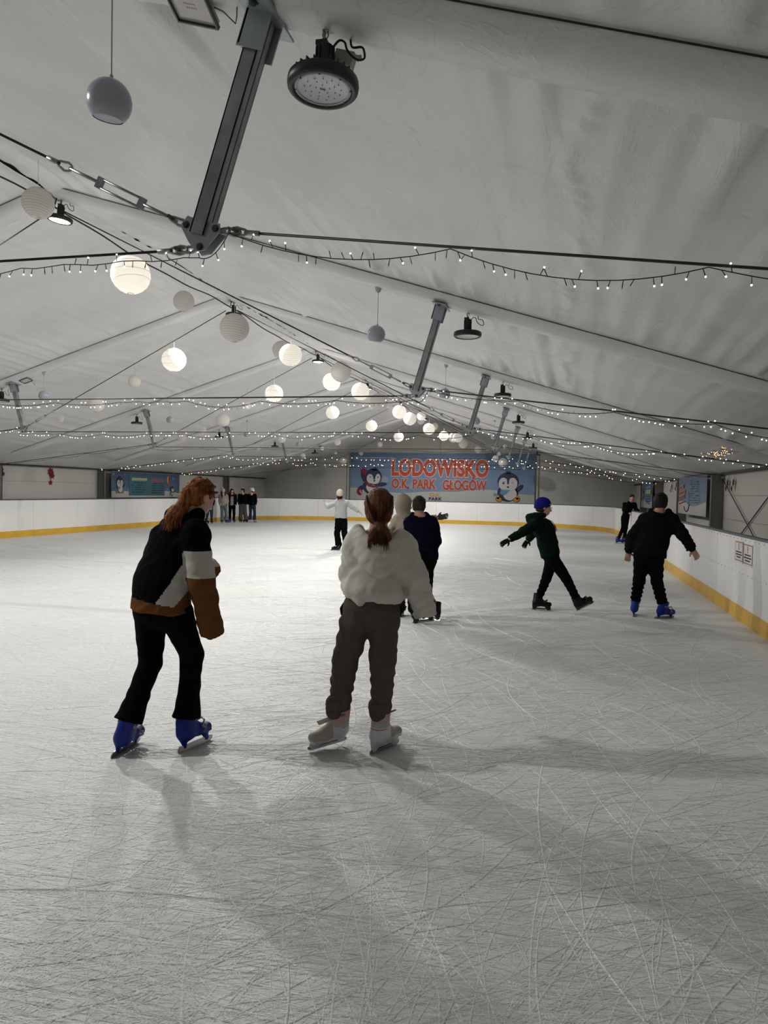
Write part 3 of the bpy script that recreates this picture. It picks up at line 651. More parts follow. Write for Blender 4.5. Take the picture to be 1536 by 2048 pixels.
# ------------------------------------------------------------------ fairy light strings
M_BULB = mat('led_bulb_cool', (1, 1, .95), .4, emis=((1, .93, .80), 9)); M_BULBW = mat('led_bulb_warm', (1, .85, .55), .4, emis=((1, .80, .48), 9))
M_BULBOFF = mat('led_bulb_clear', (.35, .35, .33), .3)
def string(k, lit, warm=False, rb=.0035, step=.05, label='', fade=1):
    Y = FY[k]; e = empty('fairy_light_string', (XR, Y, BZ)); tag(e, label, 'fairy lights'); rs = random.Random(40+k)
    path = [Vector((XR-HW+.15, Y, ZE-.01)), Vector((XR-BX-.14, Y, BZ+.01)), Vector((XR-BX, Y, BZ-.09)), Vector((XR+BX, Y, BZ-.09)), Vector((XR+BX+.14, Y, BZ+.01)), Vector((XR+HW-.15, Y, ZE-.01))]
    pts = []; s = 0; span = .95
    for a, b_ in zip(path, path[1:]):
        L = (b_-a).length; nsp = max(1, round(L/span))
        for j in range(nsp):
            sag = rs.uniform(.03, .085) if k < 2 else rs.uniform(.03, .07); q = 12
            loops = rs.random() < .3
            for i in range(q):
                t = (j+i/q)/nsp; p = a.lerp(b_, t); u = i/q
                p = p+Vector((0, -.014, -.008-(sag*4*u*(1-u) if not loops else .006*math.sin(u*18)))); pts.append(p-e.location)
    pts.append(path[-1]-e.location)
    m = MB(); m.tube(pts, .0022 if k == 0 else .004, 5); m.build('wire', M_BWIRE, e)
    # stubs
    cum = [0.0]
    for a, b_ in zip(pts, pts[1:]): cum.append(cum[-1]+(b_-a).length)
    stuff = MB(); s = .03; i = 0; meshes = {}
    B = M_BULBW if warm else M_BULB
    def stub(m, p, d, on):
        l = .030 if k == 0 else .026
        m.tube([p, p+d*l], [.0016, .0022] if k == 0 else .002, 4, 0); m.sphere(p+d*(l+rb*.7), rb if on else rb*.55, 6, 1 if on else 2)
    if k == 0:
        for on in (0, 1):
            mm = MB(); stub(mm, Vector((0, 0, 0)), Vector((0, 0, 1)), on); me = mm.mesh('bulb')
            for q in (M_BWIRE, B, M_BULBOFF): me.materials.append(q)
            meshes[on] = me
    while s < cum[-1]:
        while cum[i+1] < s: i += 1
        f = (s-cum[i])/max(cum[i+1]-cum[i], 1e-9); p = pts[i].lerp(pts[i+1], f); tdir = (pts[i+1]-pts[i]).normalized()
        a = rs.choice([-1, -1, 1])*(PI/2)+rs.uniform(-.5, .5); d = Vector((0, math.cos(a)*.8, math.sin(a)))+tdir*rs.uniform(-.55, .55); d.normalize()
        on = lit and rs.random() < (.5 if k == 0 else .8)
        W = p+e.location
        if k == 0 and -3.2 < W.x < 1.2:
            o = link('bulb', meshes[1 if on else 0], None, e, p); o.rotation_mode = 'QUATERNION'; o.rotation_quaternion = d.to_track_quat('Z', 'X')
        else: stub(stuff, p, d, on)
        s += step*rs.uniform(.5, 1.5)
    o = stuff.build('bulb', [M_BWIRE, B, M_BULBOFF], e); o['kind'] = 'stuff'
string(0, True, rb=.0038, step=.047, label='fairy lights draped along the cable of the nearest roof frame')
string(1, True, rb=.0062, step=.05, label='lit fairy lights along the cable of the second roof frame')
string(2, True, rb=.0075, step=.07, label='lit fairy lights along the cable of the third roof frame')
string(3, False, rb=.006, step=.06, label='unlit dark fairy light string along the cable of the fourth roof frame')
string(4, True, True, rb=.0105, step=.14, label='warm lit fairy lights along the cable of the fifth roof frame')
string(5, True, True, rb=.0115, step=.15, label='warm lit fairy lights along the cable of the sixth roof frame')
# small orange tangle of lights tucked in the right eave
e = empty('fairy_light_string', (2.9, 14.2, 2.42)); tag(e, 'small orange tangle of fairy lights tucked under the right roof edge', 'fairy lights'); rs = random.Random(9)
m = MB(); p = [Vector((rs.uniform(-.3, .1)-.0*i, -1.2+.1*i, rs.uniform(-.02, .02)-.0)) for i in range(22)]
p = [Vector((q.x, q.y, (zraf(2.9+q.x)+.03)-2.42+rs.uniform(-.02, .02))) for q in p]; m.tube(p, .003, 4); m.build('wire', M_BWIRE, e)
m = MB()
for i in range(46):
    t = rs.random()*.999*(len(p)-1); a = p[int(t)].lerp(p[int(t)+1], t % 1); m.sphere(a+Vector((rs.uniform(-.06, .06), 0, rs.uniform(-.03, .0))), .0065, 6)
m.build('bulb', mat('led_bulb_orange', (1, .6, .3), .4, emis=((1, .50, .18), 3.0)), e)['kind'] = 'stuff'
# ================================================================== BANNERS
def text_mesh(body, size, wide=1.0, offs=0.0, shear=0.0, depth=.002):
    c = bpy.data.curves.new('t', 'FONT'); c.body = body; c.size = size; c.offset = offs; c.shear = shear; c.align_x = 'LEFT'; c.extrude = depth; c.space_character = 1.04
    o = bpy.data.objects.new('t', c); COL.objects.link(o); dg = bpy.context.evaluated_depsgraph_get(); dg.update()
    me = bpy.data.meshes.new_from_object(o.evaluated_get(dg)); bpy.data.objects.remove(o); bpy.data.curves.remove(c)
    n = len(me.vertices); a = np.empty(n*3); me.vertices.foreach_get('co', a); a = a.reshape(-1, 3)
    return me, a
def fit_text(body, x0, x1, z0, z1, M4, mt, parent, name, offs=0.0, depth=.002, layer=0.0):
    """text stretched to fill a box in the banner plane (u,v); M4 maps (u,v,out)"""
    me, a = text_mesh(body, 1.0, offs=offs, depth=depth)
    base, a0 = text_mesh(body, 1.0, offs=0, depth=depth) if offs else (me, a)
    lo, hi = a0.min(0), a0.max(0); b = a.copy()
    b[:, 0] = x0+(a[:, 0]-lo[0])/(hi[0]-lo[0])*(x1-x0); b[:, 1] = z0+(a[:, 1]-lo[1])/(hi[1]-lo[1])*(z1-z0); b[:, 2] = a[:, 2]+layer
    me.vertices.foreach_set('co', b.ravel()); me.update(); o = link(name, me, mt, parent); me.materials.clear(); me.materials.append(mt); o.matrix_local = M4; return o
def flat(c): return mat('print_%d' % int(c[0]*999+c[1]*99+c[2]*9), c, .6, spec=.3)
K_SKY, K_SKY2, K_SNOW = (.105, .17, .29), (.19, .27, .38), (.42, .42, .40)
M_RED = mat('print_red', (.40, .055, .025), .6, spec=.3); M_CREAM = mat('print_cream', (.60, .46, .42), .6, spec=.3)
M_NAVY = mat('print_navy', (.035, .035, .075), .6, spec=.3); M_PW = mat('print_white', (.52, .50, .50), .6, spec=.3); M_OR = mat('print_orange', (.50, .27, .04), .6, spec=.3)
M_PLUM = mat('print_plum', (.22, .02, .045), .6, spec=.3); M_INK = mat('print_ink', (.012, .012, .02), .6, spec=.3); M_TEAL = mat('print_blue', (.12, .25, .36), .6, spec=.3)
PM = [M_NAVY, M_PW, M_OR, M_PLUM, M_INK, M_TEAL]
def sky_mat(name, h, c0, c1):
    m = mat(name, c0, .55, spec=.3, bump=(2.5, .15)); N, L = nt(m); tc = N.new('ShaderNodeTexCoord'); s = N.new('ShaderNodeSeparateXYZ'); L.new(tc.outputs['Object'], s.inputs[0])
    mr = N.new('ShaderNodeMapRange'); mr.inputs[1].default_value = 0; mr.inputs[2].default_value = h; L.new(s.outputs['Y'], mr.inputs[0])
    r = N.new('ShaderNodeValToRGB'); r.color_ramp.elements[0].color = (*c1, 1); r.color_ramp.elements[1].color = (*c0, 1); L.new(mr.outputs[0], r.inputs[0])
    v = N.new('ShaderNodeTexVoronoi'); v.inputs['Scale'].default_value = 1.6/h*1.6; L.new(tc.outputs['Object'], v.inputs['Vector'])
    mx = N.new('ShaderNodeMixRGB'); lt = N.new('ShaderNodeMapRange'); lt.inputs[1].default_value = .22; lt.inputs[2].default_value = .16; lt.inputs[4].default_value = .28; L.new(v.outputs['Distance'], lt.inputs[0])
    L.new(lt.outputs[0], mx.inputs[0]); L.new(r.outputs[0], mx.inputs[1]); mx.inputs[2].default_value = (.42, .46, .5, 1); L.new(mx.outputs[0], N['Principled BSDF'].inputs['Base Color']); return m
def ell(m, cx, cy, rx, ry, mi, z, rot=0, a0=0, a1=2*PI, n=28):
    pts = []
    for i in range(n):
        a = a0+(a1-a0)*i/(n-(0 if abs(a1-a0) > 6.2 else 1)); x, y = rx*math.cos(a), ry*math.sin(a); pts.append((cx+x*math.cos(rot)-y*math.sin(rot), cy+x*math.sin(rot)+y*math.cos(rot), z))
    m.poly(pts, mi)
def wavy(m, x0, x1, y0, f, mi, z, n=40):
    for i in range(n):
        a, b = x0+(x1-x0)*i/n, x0+(x1-x0)*(i+1)/n; m.poly([(a, y0, z), (b, y0, z), (b, f(b), z), (a, f(a), z)], mi)
def banner(name, label, loc, R, W, H, mat_sky, snow, cat='banner'):
    e = empty(name, loc); e.rotation_euler = R; tag(e, label, cat)
    # cloth with slight ripples, u to the right, v up, w out
    m = MB(); nx, ny = 60, 8; vs = []; fs = []
    for i in range(nx+1):
        for j in range(ny+1):
            u, v = W*i/nx, H*j/ny; vs.append((u, v, .004*math.sin(u*5.1+v*2)+.006*math.sin(u*1.7)*math.sin(PI*v/H)-.006))
    fs = [(i*(ny+1)+j, (i+1)*(ny+1)+j, (i+1)*(ny+1)+j+1, i*(ny+1)+j+1) for i in range(nx) for j in range(ny)]
    m.add(vs, fs, 0, True); m.build('cloth', mat_sky, e)
    m = MB(); wavy(m, .0, W, 0, snow, 0, .008); m.build('printed_snow', flat(K_SNOW), e)
    m = MB()
    for (cx, cy_, dx, dy) in ((W/2, H, W, .02), (W/2, 0, W, .02), (0, H/2, .02, H), (W, H/2, .02, H)): m.box((cx, cy_, .0), (dx, dy, .012))
    m.build('hem', M_POST, e)
    return e
def penguin_right(m, cx, cy, s):
    E = lambda x, y, rx, ry, mi, z, rot=0, **k: ell(m, cx+x*s, cy+y*s, rx*s, ry*s, mi, z, rot, **k)
    E(.62, -.30, .34, .13, 4, .012, .75); E(.60, -.30, .30, .10, 0, .014, .75)      # flipper out
    E(0, -.55, .62, .52, 4, .012); E(0, -.55, .58, .48, 0, .014); E(.12, -.60, .40, .38, 1, .016)
    E(0, .12, .62, .56, 4, .018); E(0, .12, .59, .53, 0, .020)
    m.poly([(cx+x*s, cy+y*s, .020) for x, y in ((-.14, .60), (-.10, .82), (-.02, .70), (.05, .80), (.07, .70), (.14, .76), (.14, .58))], 0)
    E(-.27, .0, .28, .36, 1, .022); E(.27, .0, .28, .36, 1, .022); E(0, -.22, .42, .20, 1, .0212)
    m.poly([(cx+x*s, cy+y*s, .024) for x, y in ((-.09, .5), (.09, .5), (.05, .0), (0, -.06), (-.05, .0))], 0)
    E(-.27, .05, .060, .085, 4, .026); E(-.285, .08, .026, .034, 1, .028)
    m.poly([(cx+x*s, cy+y*s, .026) for x, y in ((.18, .055), (.33, .10), (.33, .08), (.22, .05), (.22, .045))], 4); m.poly([(cx+x*s, cy+y*s, .026) for x, y in ((.18, .055), (.22, .050), (.33, .015), (.32, -.0))], 4)
    m.poly([(cx+x*s, cy+y*s, .028) for x, y in ((-.08, -.15), (.08, -.15), (.0, -.28))], 4)
    m.poly([(cx+x*s, cy+y*s, .024) for x, y in ((-.42, -.36), (.12, -.36), (.0, -.55), (-.22, -.70), (-.45, -.60))], 5)
    m.poly([(cx+x*s, cy+y*s, .023) for x, y in ((-.60, -.62), (-.86, -.55), (-.80, -.66), (-.9, -.72), (-.55, -.74))], 5)
    for sx in (-1, 1):
        E(sx*.52-.06*0, -.93, .20, .15, 4, .026, sx*.3); E(sx*.52, -.93, .17, .12, 2, .028, sx*.3); E(sx*.58, -.80, .09, .13, 2, .028, -sx*.3)
def penguin_left(m, cx, cy, s):
    E = lambda x, y, rx, ry, mi, z, rot=0, **k: ell(m, cx+x*s, cy+y*s, rx*s, ry*s, mi, z, rot, **k)
    E(-.62, .0, .22, .48, 4, .012, .35); E(-.62, .0, .19, .44, 0, .014, .35)           # raised wing
    E(.55, -.52, .42, .13, 4, .012, .12); E(.55, -.52, .38, .10, 0, .014, .12)
    E(-.2, -.78, .58, .42, 4, .013, -.5); E(-.2, -.78, .54, .38, 0, .014, -.5); E(-.12, -.80, .40, .30, 1, .016, -.6)
    E(-.85, -.80, .28, .16, 0, .015, .6); E(-.95, -1.05, .19, .25, 3, .018, .3); E(-.9, -1.0, .05, .06, 1, .019); E(-.84, -1.12, .05, .06, 1, .019)
    E(-.25, -1.3, .16, .28, 0, .013)
    m.poly([(cx+x*s, cy+y*s, .019) for x, y in ((-.45, -.1), (-.95, .45), (-.80, .50), (-.72, .62), (-.62, .5), (-.5, .55), (-.33, .1))], 3)
    E(0, 0, .60, .56, 4, .018, -.15); E(0, 0, .57, .53, 0, .020, -.15)
    m.poly([(cx+x*s, cy+y*s, .020) for x, y in ((-.2, .45), (.1, .66), (.30, .62), (.18, .56), (.38, .52), (.2, .40))], 0)
    E(-.22, -.14, .24, .32, 1, .022, .1); E(.32, -.10, .18, .30, 1, .022, -.1); E(.08, -.34, .34, .16, 1, .0212)
    m.poly([(cx+x*s, cy+y*s, .024) for x, y in ((-.02, .4), (.2, .35), (.12, -.12), (.06, -.2), (.0, -.12))], 0)
    for x, sg in ((-.20, 1), (.32, -1)): m.poly([(cx+(x+sg*a)*s, cy+(b_-.05)*s, .026) for a, b_ in ((-.08, .09), (.07, .03), (.07, .01), (-.08, .065))], 4); m.poly([(cx+(x+sg*a)*s, cy+(b_-.05)*s, .027) for a, b_ in ((-.05, .04), (.03, .02), (.0, -.04), (-.04, -.03))], 4)
    m.poly([(cx+x*s, cy+y*s, .028) for x, y in ((.0, -.24), (.16, -.22), (.09, -.38))], 4)
    m.poly([(cx+x*s, cy+y*s, .024) for x, y in ((-.55, -.25), (-.3, -.50), (.1, -.62), (.4, -.55), (.38, -.68), (.05, -.76), (-.35, -.66), (-.62, -.38))], 3)
RX = (PI/2, 0, 0)                                                        # u=+X, v=+Z, out=-Y
W_, H_ = 9.70, 2.53
eb = banner('wall_banner', 'large blue banner reading LODOWISKO on the far gable wall', (-10.97, GY-.14, 1.02), RX, W_, H_, sky_mat('print_sky', H_, K_SKY, K_SKY2),
    lambda x: .56+.10*math.sin(x*.85+1.9)+.04*math.sin(x*1.9))
I4 = Matrix.Identity(4)
for nm, tx, box_, of in (('lettering', 'LODOWISKO', (2.30, 7.33, 1.37, 2.18), .042), ('lettering', 'O.K. PARK', (2.30, 4.62, .70, 1.17), .040), ('lettering', 'GŁOGÓW', (5.02, 7.27, .66, 1.27), .040)):
    fit_text(tx, *box_, I4, M_CREAM, eb, 'lettering_outline', offs=of+.035, layer=.012)
    fit_text(tx, *box_, I4, M_RED, eb, nm, offs=of, layer=.018)
fit_text('O.K.', 4.34, 4.93, .28, .47, I4, M_OR, eb, 'lettering', offs=.03, layer=.014)
fit_text('PARK', 4.30, 4.97, .08, .24, I4, M_INK, eb, 'lettering', offs=.03, layer=.014)
m = MB(); penguin_left(m, 1.27, 1.27, .78); m.build('penguin_print', PM, eb)
m = MB(); penguin_right(m, 8.37, 1.02, .86); m.build('penguin_print', PM, eb)
# left side wall banner: u runs along +Y, out = +X
RL = Matrix(((0, 0, 1), (1, 0, 0), (0, 1, 0))).to_euler()
K2, K3 = (.05, .075, .15), (.09, .15, .24)
el = banner('wall_banner', 'blue information banner with penguin on the left side wall', (XW_L+.30, 23.36, 1.10), RL, 4.82, .95, sky_mat('print_night_sky', .95, K2, K3), lambda x: .20+.05*math.sin(x*2.0+.5))
m = MB(); penguin_right(m, .50, .52, .34); ell(m, 3.93, .70, .13, .16, 2, .014); ell(m, 3.98, .70, .07, .15, 3, .015); penguin_left(m, 4.25, .33, .20); m.build('penguin_print', PM, el)
m = MB(); m.box((2.36, .44, .012), (2.55, .74, .003)); m.build('text_panel', flat((.045, .12, .16)), el)
m = MB(); m.box((1.78, .69, .018), (1.05, .10, .004)); m.build('printed_heading', flat((.36, .36, .20)), el)
m = MB(); m.box((3.05, .66, .018), (.95, .10, .004)); m.build('printed_heading', flat((.30, .07, .09)), el)
m = MB(); rs = random.Random(2)
for j in range(5):
    for i in range(9):
        if rs.random() < .85: m.box((1.32+i*.105, .56-j*.09, .018), (.085*rs.uniform(.6, 1), .03, .004))
        if rs.random() < .85: m.box((2.70+i*.10, .54-j*.09, .018), (.08*rs.uniform(.6, 1), .03, .004))
m.build('printed_lines', M_INK, el)['kind'] = 'stuff'
# right side wall banners: u runs along -Y, out = -X
RR = Matrix(((0, 0, -1), (-1, 0, 0), (0, 1, 0))).to_euler()
er = banner('wall_banner', 'pale blue rules banner on the right side wall, nearer one', (XW_R-.30, 22.50, 1.10), RR, 4.15, .98, sky_mat('print_pale_sky', .98, (.09, .13, .22), (.20, .25, .33)), lambda x: .28+.06*math.sin(x*1.7+.5))
m = MB()
for j, (x0, yy, n_) in enumerate(((.10, .70, 5), (.10, .54, 7), (.12, .42, 6))):
    for i in range(n_): m.box((x0+.09+i*.17, yy+i*.012, .016), (.15, .12, .003))
m.build('printed_heading', flat((.42, .30, .30)), er)
m = MB(); rs = random.Random(4)
for j, (x0, yy, n_) in enumerate(((.10, .70, 5), (.10, .54, 7), (.12, .42, 6))):
    for i in range(n_):
        c = (x0+.09+i*.17, yy+i*.012, .020); q = rs.randrange(3)
        m.box((c[0]-.04, c[1], .02), (.03, .09, .003)); m.box((c[0], c[1]+(.03 if q else -.03), .02), (.08, .02, .003)); m.box((c[0]+.04, c[1]-.01*q, .02), (.025, .06+.01*q, .003))
m.box((.75, .30, .02), (1.1, .03, .003), Matrix.Rotation(.08, 3, 'Z')); m.build('printed_letters', flat((.26, .04, .03)), er)
m = MB()
for j in range(11):
    for i in range(6):
        if rs.random() < .7: m.box((2.0+i*.20+(.2 if j > 6 else 0), .90-j*.058, .016), (.16*rs.uniform(.4, 1), .022, .003))
m.tube([(1.1, .2, .02), (1.25, .1, .02), (1.5, .06, .02), (1.75, .12, .02), (1.9, .25, .02)], .012, 4); m.box((1.72, .42, .016), (.03, .35, .003), Matrix.Rotation(-.2, 3, 'Z')); m.box((1.90, .40, .016), (.03, .4, .003), Matrix.Rotation(.15, 3, 'Z'))
m.build('printed_lines', flat((.03, .06, .12)), er)['kind'] = 'stuff'
er2 = banner('wall_banner', 'blue banner with yellow heading on the right side wall, farther one', (XW_R-.30, 32.45, 1.10), RR, 3.75, .98, sky_mat('print_mid_sky', .98, (.06, .10, .18), (.11, .17, .25)), lambda x: .24+.05*math.sin(x*1.9))
m = MB(); m.box((2.4, .80, .016), (1.9, .07, .003)); m.build('printed_heading', M_TEAL, er2)
m = MB(); m.box((2.5, .62, .016), (1.7, .16, .003)); m.build('printed_heading', flat((.36, .36, .16)), er2)
m = MB(); penguin_left(m, .75, .55, .26); m.build('penguin_print', PM, er2)
m = MB()
for j in range(4):
    for i in range(8):
        if rs.random() < .8: m.box((1.7+i*.22, .44-j*.09, .018), (.17*rs.uniform(.5, 1), .03, .003))
m.build('printed_lines', M_INK, er2)['kind'] = 'stuff'
# ------------------------------------------------------------------ felt flowers and stars on the side walls
M_FELT = mat('red_felt', (.22, .012, .015), .85, bump=(80, .2)); M_FELTB = mat('brown_felt', (.13, .05, .035), .85)
def flower(m, c, r, mi, ax, n=6):
    for L_, nn, rr in ((0, n, r), (.010, n, r*.65)):
        for i in range(nn):
            a = 2*PI*i/nn+L_*30; d1 = Vector((0, math.cos(a), math.sin(a))); d2 = Vector((0, -math.sin(a), math.cos(a))); o_ = Vector((ax*(.01+L_), 0, 0))
            P = [Vector(c)+o_, Vector(c)+o_+d1*rr*.5+d2*rr*.24+Vector((ax*.012, 0, 0)), Vector(c)+o_+d1*rr, Vector(c)+o_+d1*rr*.5-d2*rr*.24+Vector((ax*.012, 0, 0))]
            m.add(P+[p-Vector((ax*.004, 0, 0)) for p in P], [(0, 1, 2, 3), (7, 6, 5, 4), (0, 4, 5, 1), (1, 5, 6, 2), (2, 6, 7, 3), (3, 7, 4, 0)], mi)
def deco(x, y, z, ax, label, small=False, star=True, mt=None):
    e = empty('hanging_flower', (x, y, z)); tag(e, label, 'decoration')
    m = MB(); r = .10 if small else .16; flower(m, (0, 0, -.12), r, 0, ax, 7); flower(m, (ax*.02, .05, -.24), r*.8, 0, ax, 6); m.build('flower', mt or M_FELT, e)
    if star:
        m = MB(); pts = [(ax*.01, (.10 if i % 2 == 0 else .045)*math.cos(PI/2+PI*i/5), -.46+(.10 if i % 2 == 0 else .045)*math.sin(PI/2+PI*i/5)) for i in range(10)]
        m.prism(pts, (ax*.01, 0, 0)); m.build('star', mt or M_FELT, e)
    m = MB(); m.tube([(0, 0, .08), (0, 0, -.4 if star else -.12)], .004, 4); m.build('ribbon', M_FELTB, e)
deco(XW_R-.04, 18.75, 2.04, -1, 'red felt flower with a star hanging on the right wall, nearest')
deco(XW_R-.04, 24.7, 2.05, -1, 'dark red flower garland left of the pale blue banner on the right wall', True, False)
deco(XW_L+.04, 20.45, 2.05, 1, 'red flower with a star hanging on the left wall, left of banner')
deco(XW_L+.04, 18.3, 2.05, 1, 'small brown ornament hanging on the left wall, at the picture edge', True, False, M_FELTB)
for i, (y, lab) in enumerate(((23.75, 'small brown ornament right of the dark red garland on the right wall'), (25.7, 'small brown ornament left of the dark red garland on the right wall'), (17.35, 'brown felt ornament beside the nearest visible wall post, right wall'), (16.8, 'brown felt ornament just nearer than the wall post ornament, right wall'))):
    deco(XW_R-(.04 if i < 2 else .05), y, 2.0, -1, lab, True, False, M_FELTB)
# crossed bracing cables on the right wall
for (y0, z0, y1, z1, lab) in ((17.9, 2.0, 13.1, .1, 'bracing cable on the right wall sloping down towards the camera'), (13.1, 2.0, 17.9, .1, 'bracing cable on the right wall sloping down away from the camera')):
    e = empty('bracing_cable', (XW_R-.07, y0, z0)); tag(e, lab, 'cable'); m = MB(); m.tube([(0 if y0 > 15 else .02, 0, 0), (0 if y0 > 15 else .02, y1-y0, z1-z0)], .011, 6); m.build('wire', M_CABLE, e)
    m = MB(); m.box((.01, 0, 0), (.05, .08, .08)); m.build('anchor_plate', M_GALV, e)
# ================================================================== IMPLICIT SURFACES FOR PEOPLE
V3 = lambda p: np.array(p, dtype=np.float64)
def unit(v): v = V3(v); return v/max(np.linalg.norm(v), 1e-9)
class Sdf:
    def __init__(s, h): s.h = h; s.P = []; s.nz = []; s.cuts = []
    def seg(s, a, b, ra, rb=None, side=None, k=.025, flat=0, ring=None, op='u'):
        rb = ra if rb is None else rb; s.P.append(('seg', V3(a), V3(b), ra, rb, side, k, flat, ring, op)); return s
    def chain(s, pts, rs, k=.02, **kw):
        for i in range(len(pts)-1): s.seg(pts[i], pts[i+1], rs[i], rs[i+1], k=k, **kw)
        return s
    def ell(s, c, A, r, k=.02, op='u'):
        """A = 3x3 rows: local axes"""
        s.P.append(('ell', V3(c), np.array(A, float), V3(r), k, op)); return s
    def cut(s, p, n): s.cuts.append((V3(p), unit(n))); return s       # keep the side opposite n
    def noise(s, amp, wl, d, seed=0): s.nz.append((amp, wl, V3(d), seed)); return s
    def bounds(s):
        lo = V3((1e9,)*3); hi = -lo
        for p in s.P:
            if p[-1] == 's': continue
            if p[0] == 'seg':
                r = max(max(np.atleast_1d(p[3])), max(np.atleast_1d(p[4])))*1.15
                lo = np.minimum(lo, np.minimum(p[1], p[2])-r); hi = np.maximum(hi, np.maximum(p[1], p[2])+r)
            else: r = max(p[3]); lo = np.minimum(lo, p[1]-r); hi = np.maximum(hi, p[1]+r)
        return lo-3*s.h-.01, hi+3*s.h+.01
    def field(s):
        lo, hi = s.bounds(); h = s.h; n = np.ceil((hi-lo)/h).astype(int)+1
        ax = [lo[i]+h*np.arange(n[i]) for i in range(3)]; F = np.full(n, .5, np.float32)
        for p in s.P:
            if p[0] == 'seg':
                _, a, b, ra, rb, side, k, flat, ring, op = p
                r = max(max(np.atleast_1d(ra)), max(np.atleast_1d(rb)))*1.2+k+3*h; l = np.minimum(a, b)-r; u = np.maximum(a, b)+r
            else:
                _, c, A, rr, k, op = p; r = max(rr)+k+3*h; l = c-r; u = c+r
            i0 = np.clip(np.floor((l-lo)/h).astype(int), 0, n); i1 = np.clip(np.ceil((u-lo)/h).astype(int)+1, 0, n)
            if (i1 <= i0).any(): continue
            X, Y, Z = np.meshgrid(*[ax[i][i0[i]:i1[i]] for i in range(3)], indexing='ij', sparse=True)
            if p[0] == 'seg':
                ab = b-a; L2 = max(ab @ ab, 1e-9); L = math.sqrt(L2)
                tr = ((X-a[0])*ab[0]+(Y-a[1])*ab[1]+(Z-a[2])*ab[2])/L2; t = np.clip(tr, 0, 1)
                qx = X-a[0]-t*ab[0]; qy = Y-a[1]-t*ab[1]; qz = Z-a[2]-t*ab[2]; q2 = qx*qx+qy*qy+qz*qz; q = np.sqrt(q2)
                A_ = np.atleast_1d(ra); B_ = np.atleast_1d(rb); r1 = A_[0]+(B_[0]-A_[0])*t
                if ring is not None: amp, nr, phs = ring; r1 = r1+amp*np.sin(2*PI*nr*t+phs+2.0*np.sin(3*np.arctan2(qx, qy)+phs))*np.clip(4*t*(1-t)+.4, 0, 1)
                if len(A_) > 1 or len(B_) > 1:
                    A2 = A_[-1]; B2 = B_[-1]; r2 = A2+(B2-A2)*t; sd = unit(V3(side)-ab*(V3(side) @ ab)/L2)
                    uu = qx*sd[0]+qy*sd[1]+qz*sd[2]; ww2 = np.maximum(q2-uu*uu, 0)
                    f = np.sqrt((uu/r1)**2+ww2/(r2*r2))+1e-6; d = np.where(q > 1e-5, q*(1-1/f), -np.minimum(r1, r2))
                else: d = q-r1
                if flat & 1: d = np.maximum(d, -tr*L)
                if flat & 2: d = np.maximum(d, (tr-1)*L)
            else:
                x = X-c[0]; y = Y-c[1]; z = Z-c[2]; e = [(x*A[i][0]+y*A[i][1]+z*A[i][2]) for i in range(3)]
                k0 = np.sqrt(sum((e[i]/rr[i])**2 for i in range(3)))+1e-6; k1 = np.sqrt(sum((e[i]/rr[i]**2)**2 for i in range(3)))+1e-6; d = k0*(k0-1)/k1
            sl = tuple(slice(i0[i], i1[i]) for i in range(3)); g = F[sl]
            if op == 'u':
                hh = np.clip(.5+.5*(g-d)/k, 0, 1); F[sl] = g+(d-g)*hh-k*hh*(1-hh)
            elif op == 's':
                hh = np.clip(.5-.5*(g+d)/k, 0, 1); F[sl] = g+(-d-g)*hh+k*hh*(1-hh)
        X, Y, Z = np.meshgrid(*ax, indexing='ij', sparse=True)
        for amp, wl, d, sd in s.nz:
            rs = np.random.RandomState(sd); p = rs.uniform(0, 6.28, 6); f = 2*PI/wl
            w = np.sin(f*(X*d[0]+Y*d[1]+Z*d[2])+p[0]+1.6*np.sin(f*.45*(X*d[1]+Y*d[2]-Z*d[0])+p[1])+1.1*np.sin(f*.31*(Z-X+Y)+p[2]))
            F += (amp*w*(.5+.5*np.sin(f*.33*(X+Y+Z)+p[3]))).astype(np.float32)
        for p, nn in s.cuts: F = np.maximum(F, (X-p[0])*nn[0]+(Y-p[1])*nn[1]+(Z-p[2])*nn[2])
        return F, lo
    def mesh(s, name, colour=None):
        F, lo = s.field(); h = s.h; S = F < 0; n = np.array(F.shape)
        c = [F[dx:n[0]-1+dx, dy:n[1]-1+dy, dz:n[2]-1+dz] for dx in (0, 1) for dy in (0, 1) for dz in (0, 1)]
        mn = np.minimum.reduce(c); mx = np.maximum.reduce(c); act = (mn < 0) & (mx >= 0)
        I = np.argwhere(act); idx = np.full(act.shape, -1, np.int64); idx[act] = np.arange(len(I))
        val = np.stack([cc[act] for cc in c], 1); off_ = np.array([(dx, dy, dz) for dx in (0, 1) for dy in (0, 1) for dz in (0, 1)], float)
        acc = np.zeros((len(I), 3)); cnt = np.zeros(len(I))
        for a in range(8):
            for b in range(a+1, 8):
                if abs(off_[a]-off_[b]).sum() != 1: continue
                va, vb = val[:, a], val[:, b]; m = (va < 0) != (vb < 0); t = np.where(m, va/np.where(m, va-vb, 1), 0)
                acc[m] += (off_[a]+(off_[b]-off_[a])*t[:, None])[m]; cnt += m
        V = lo+(I+acc/cnt[:, None])*h; faces = []
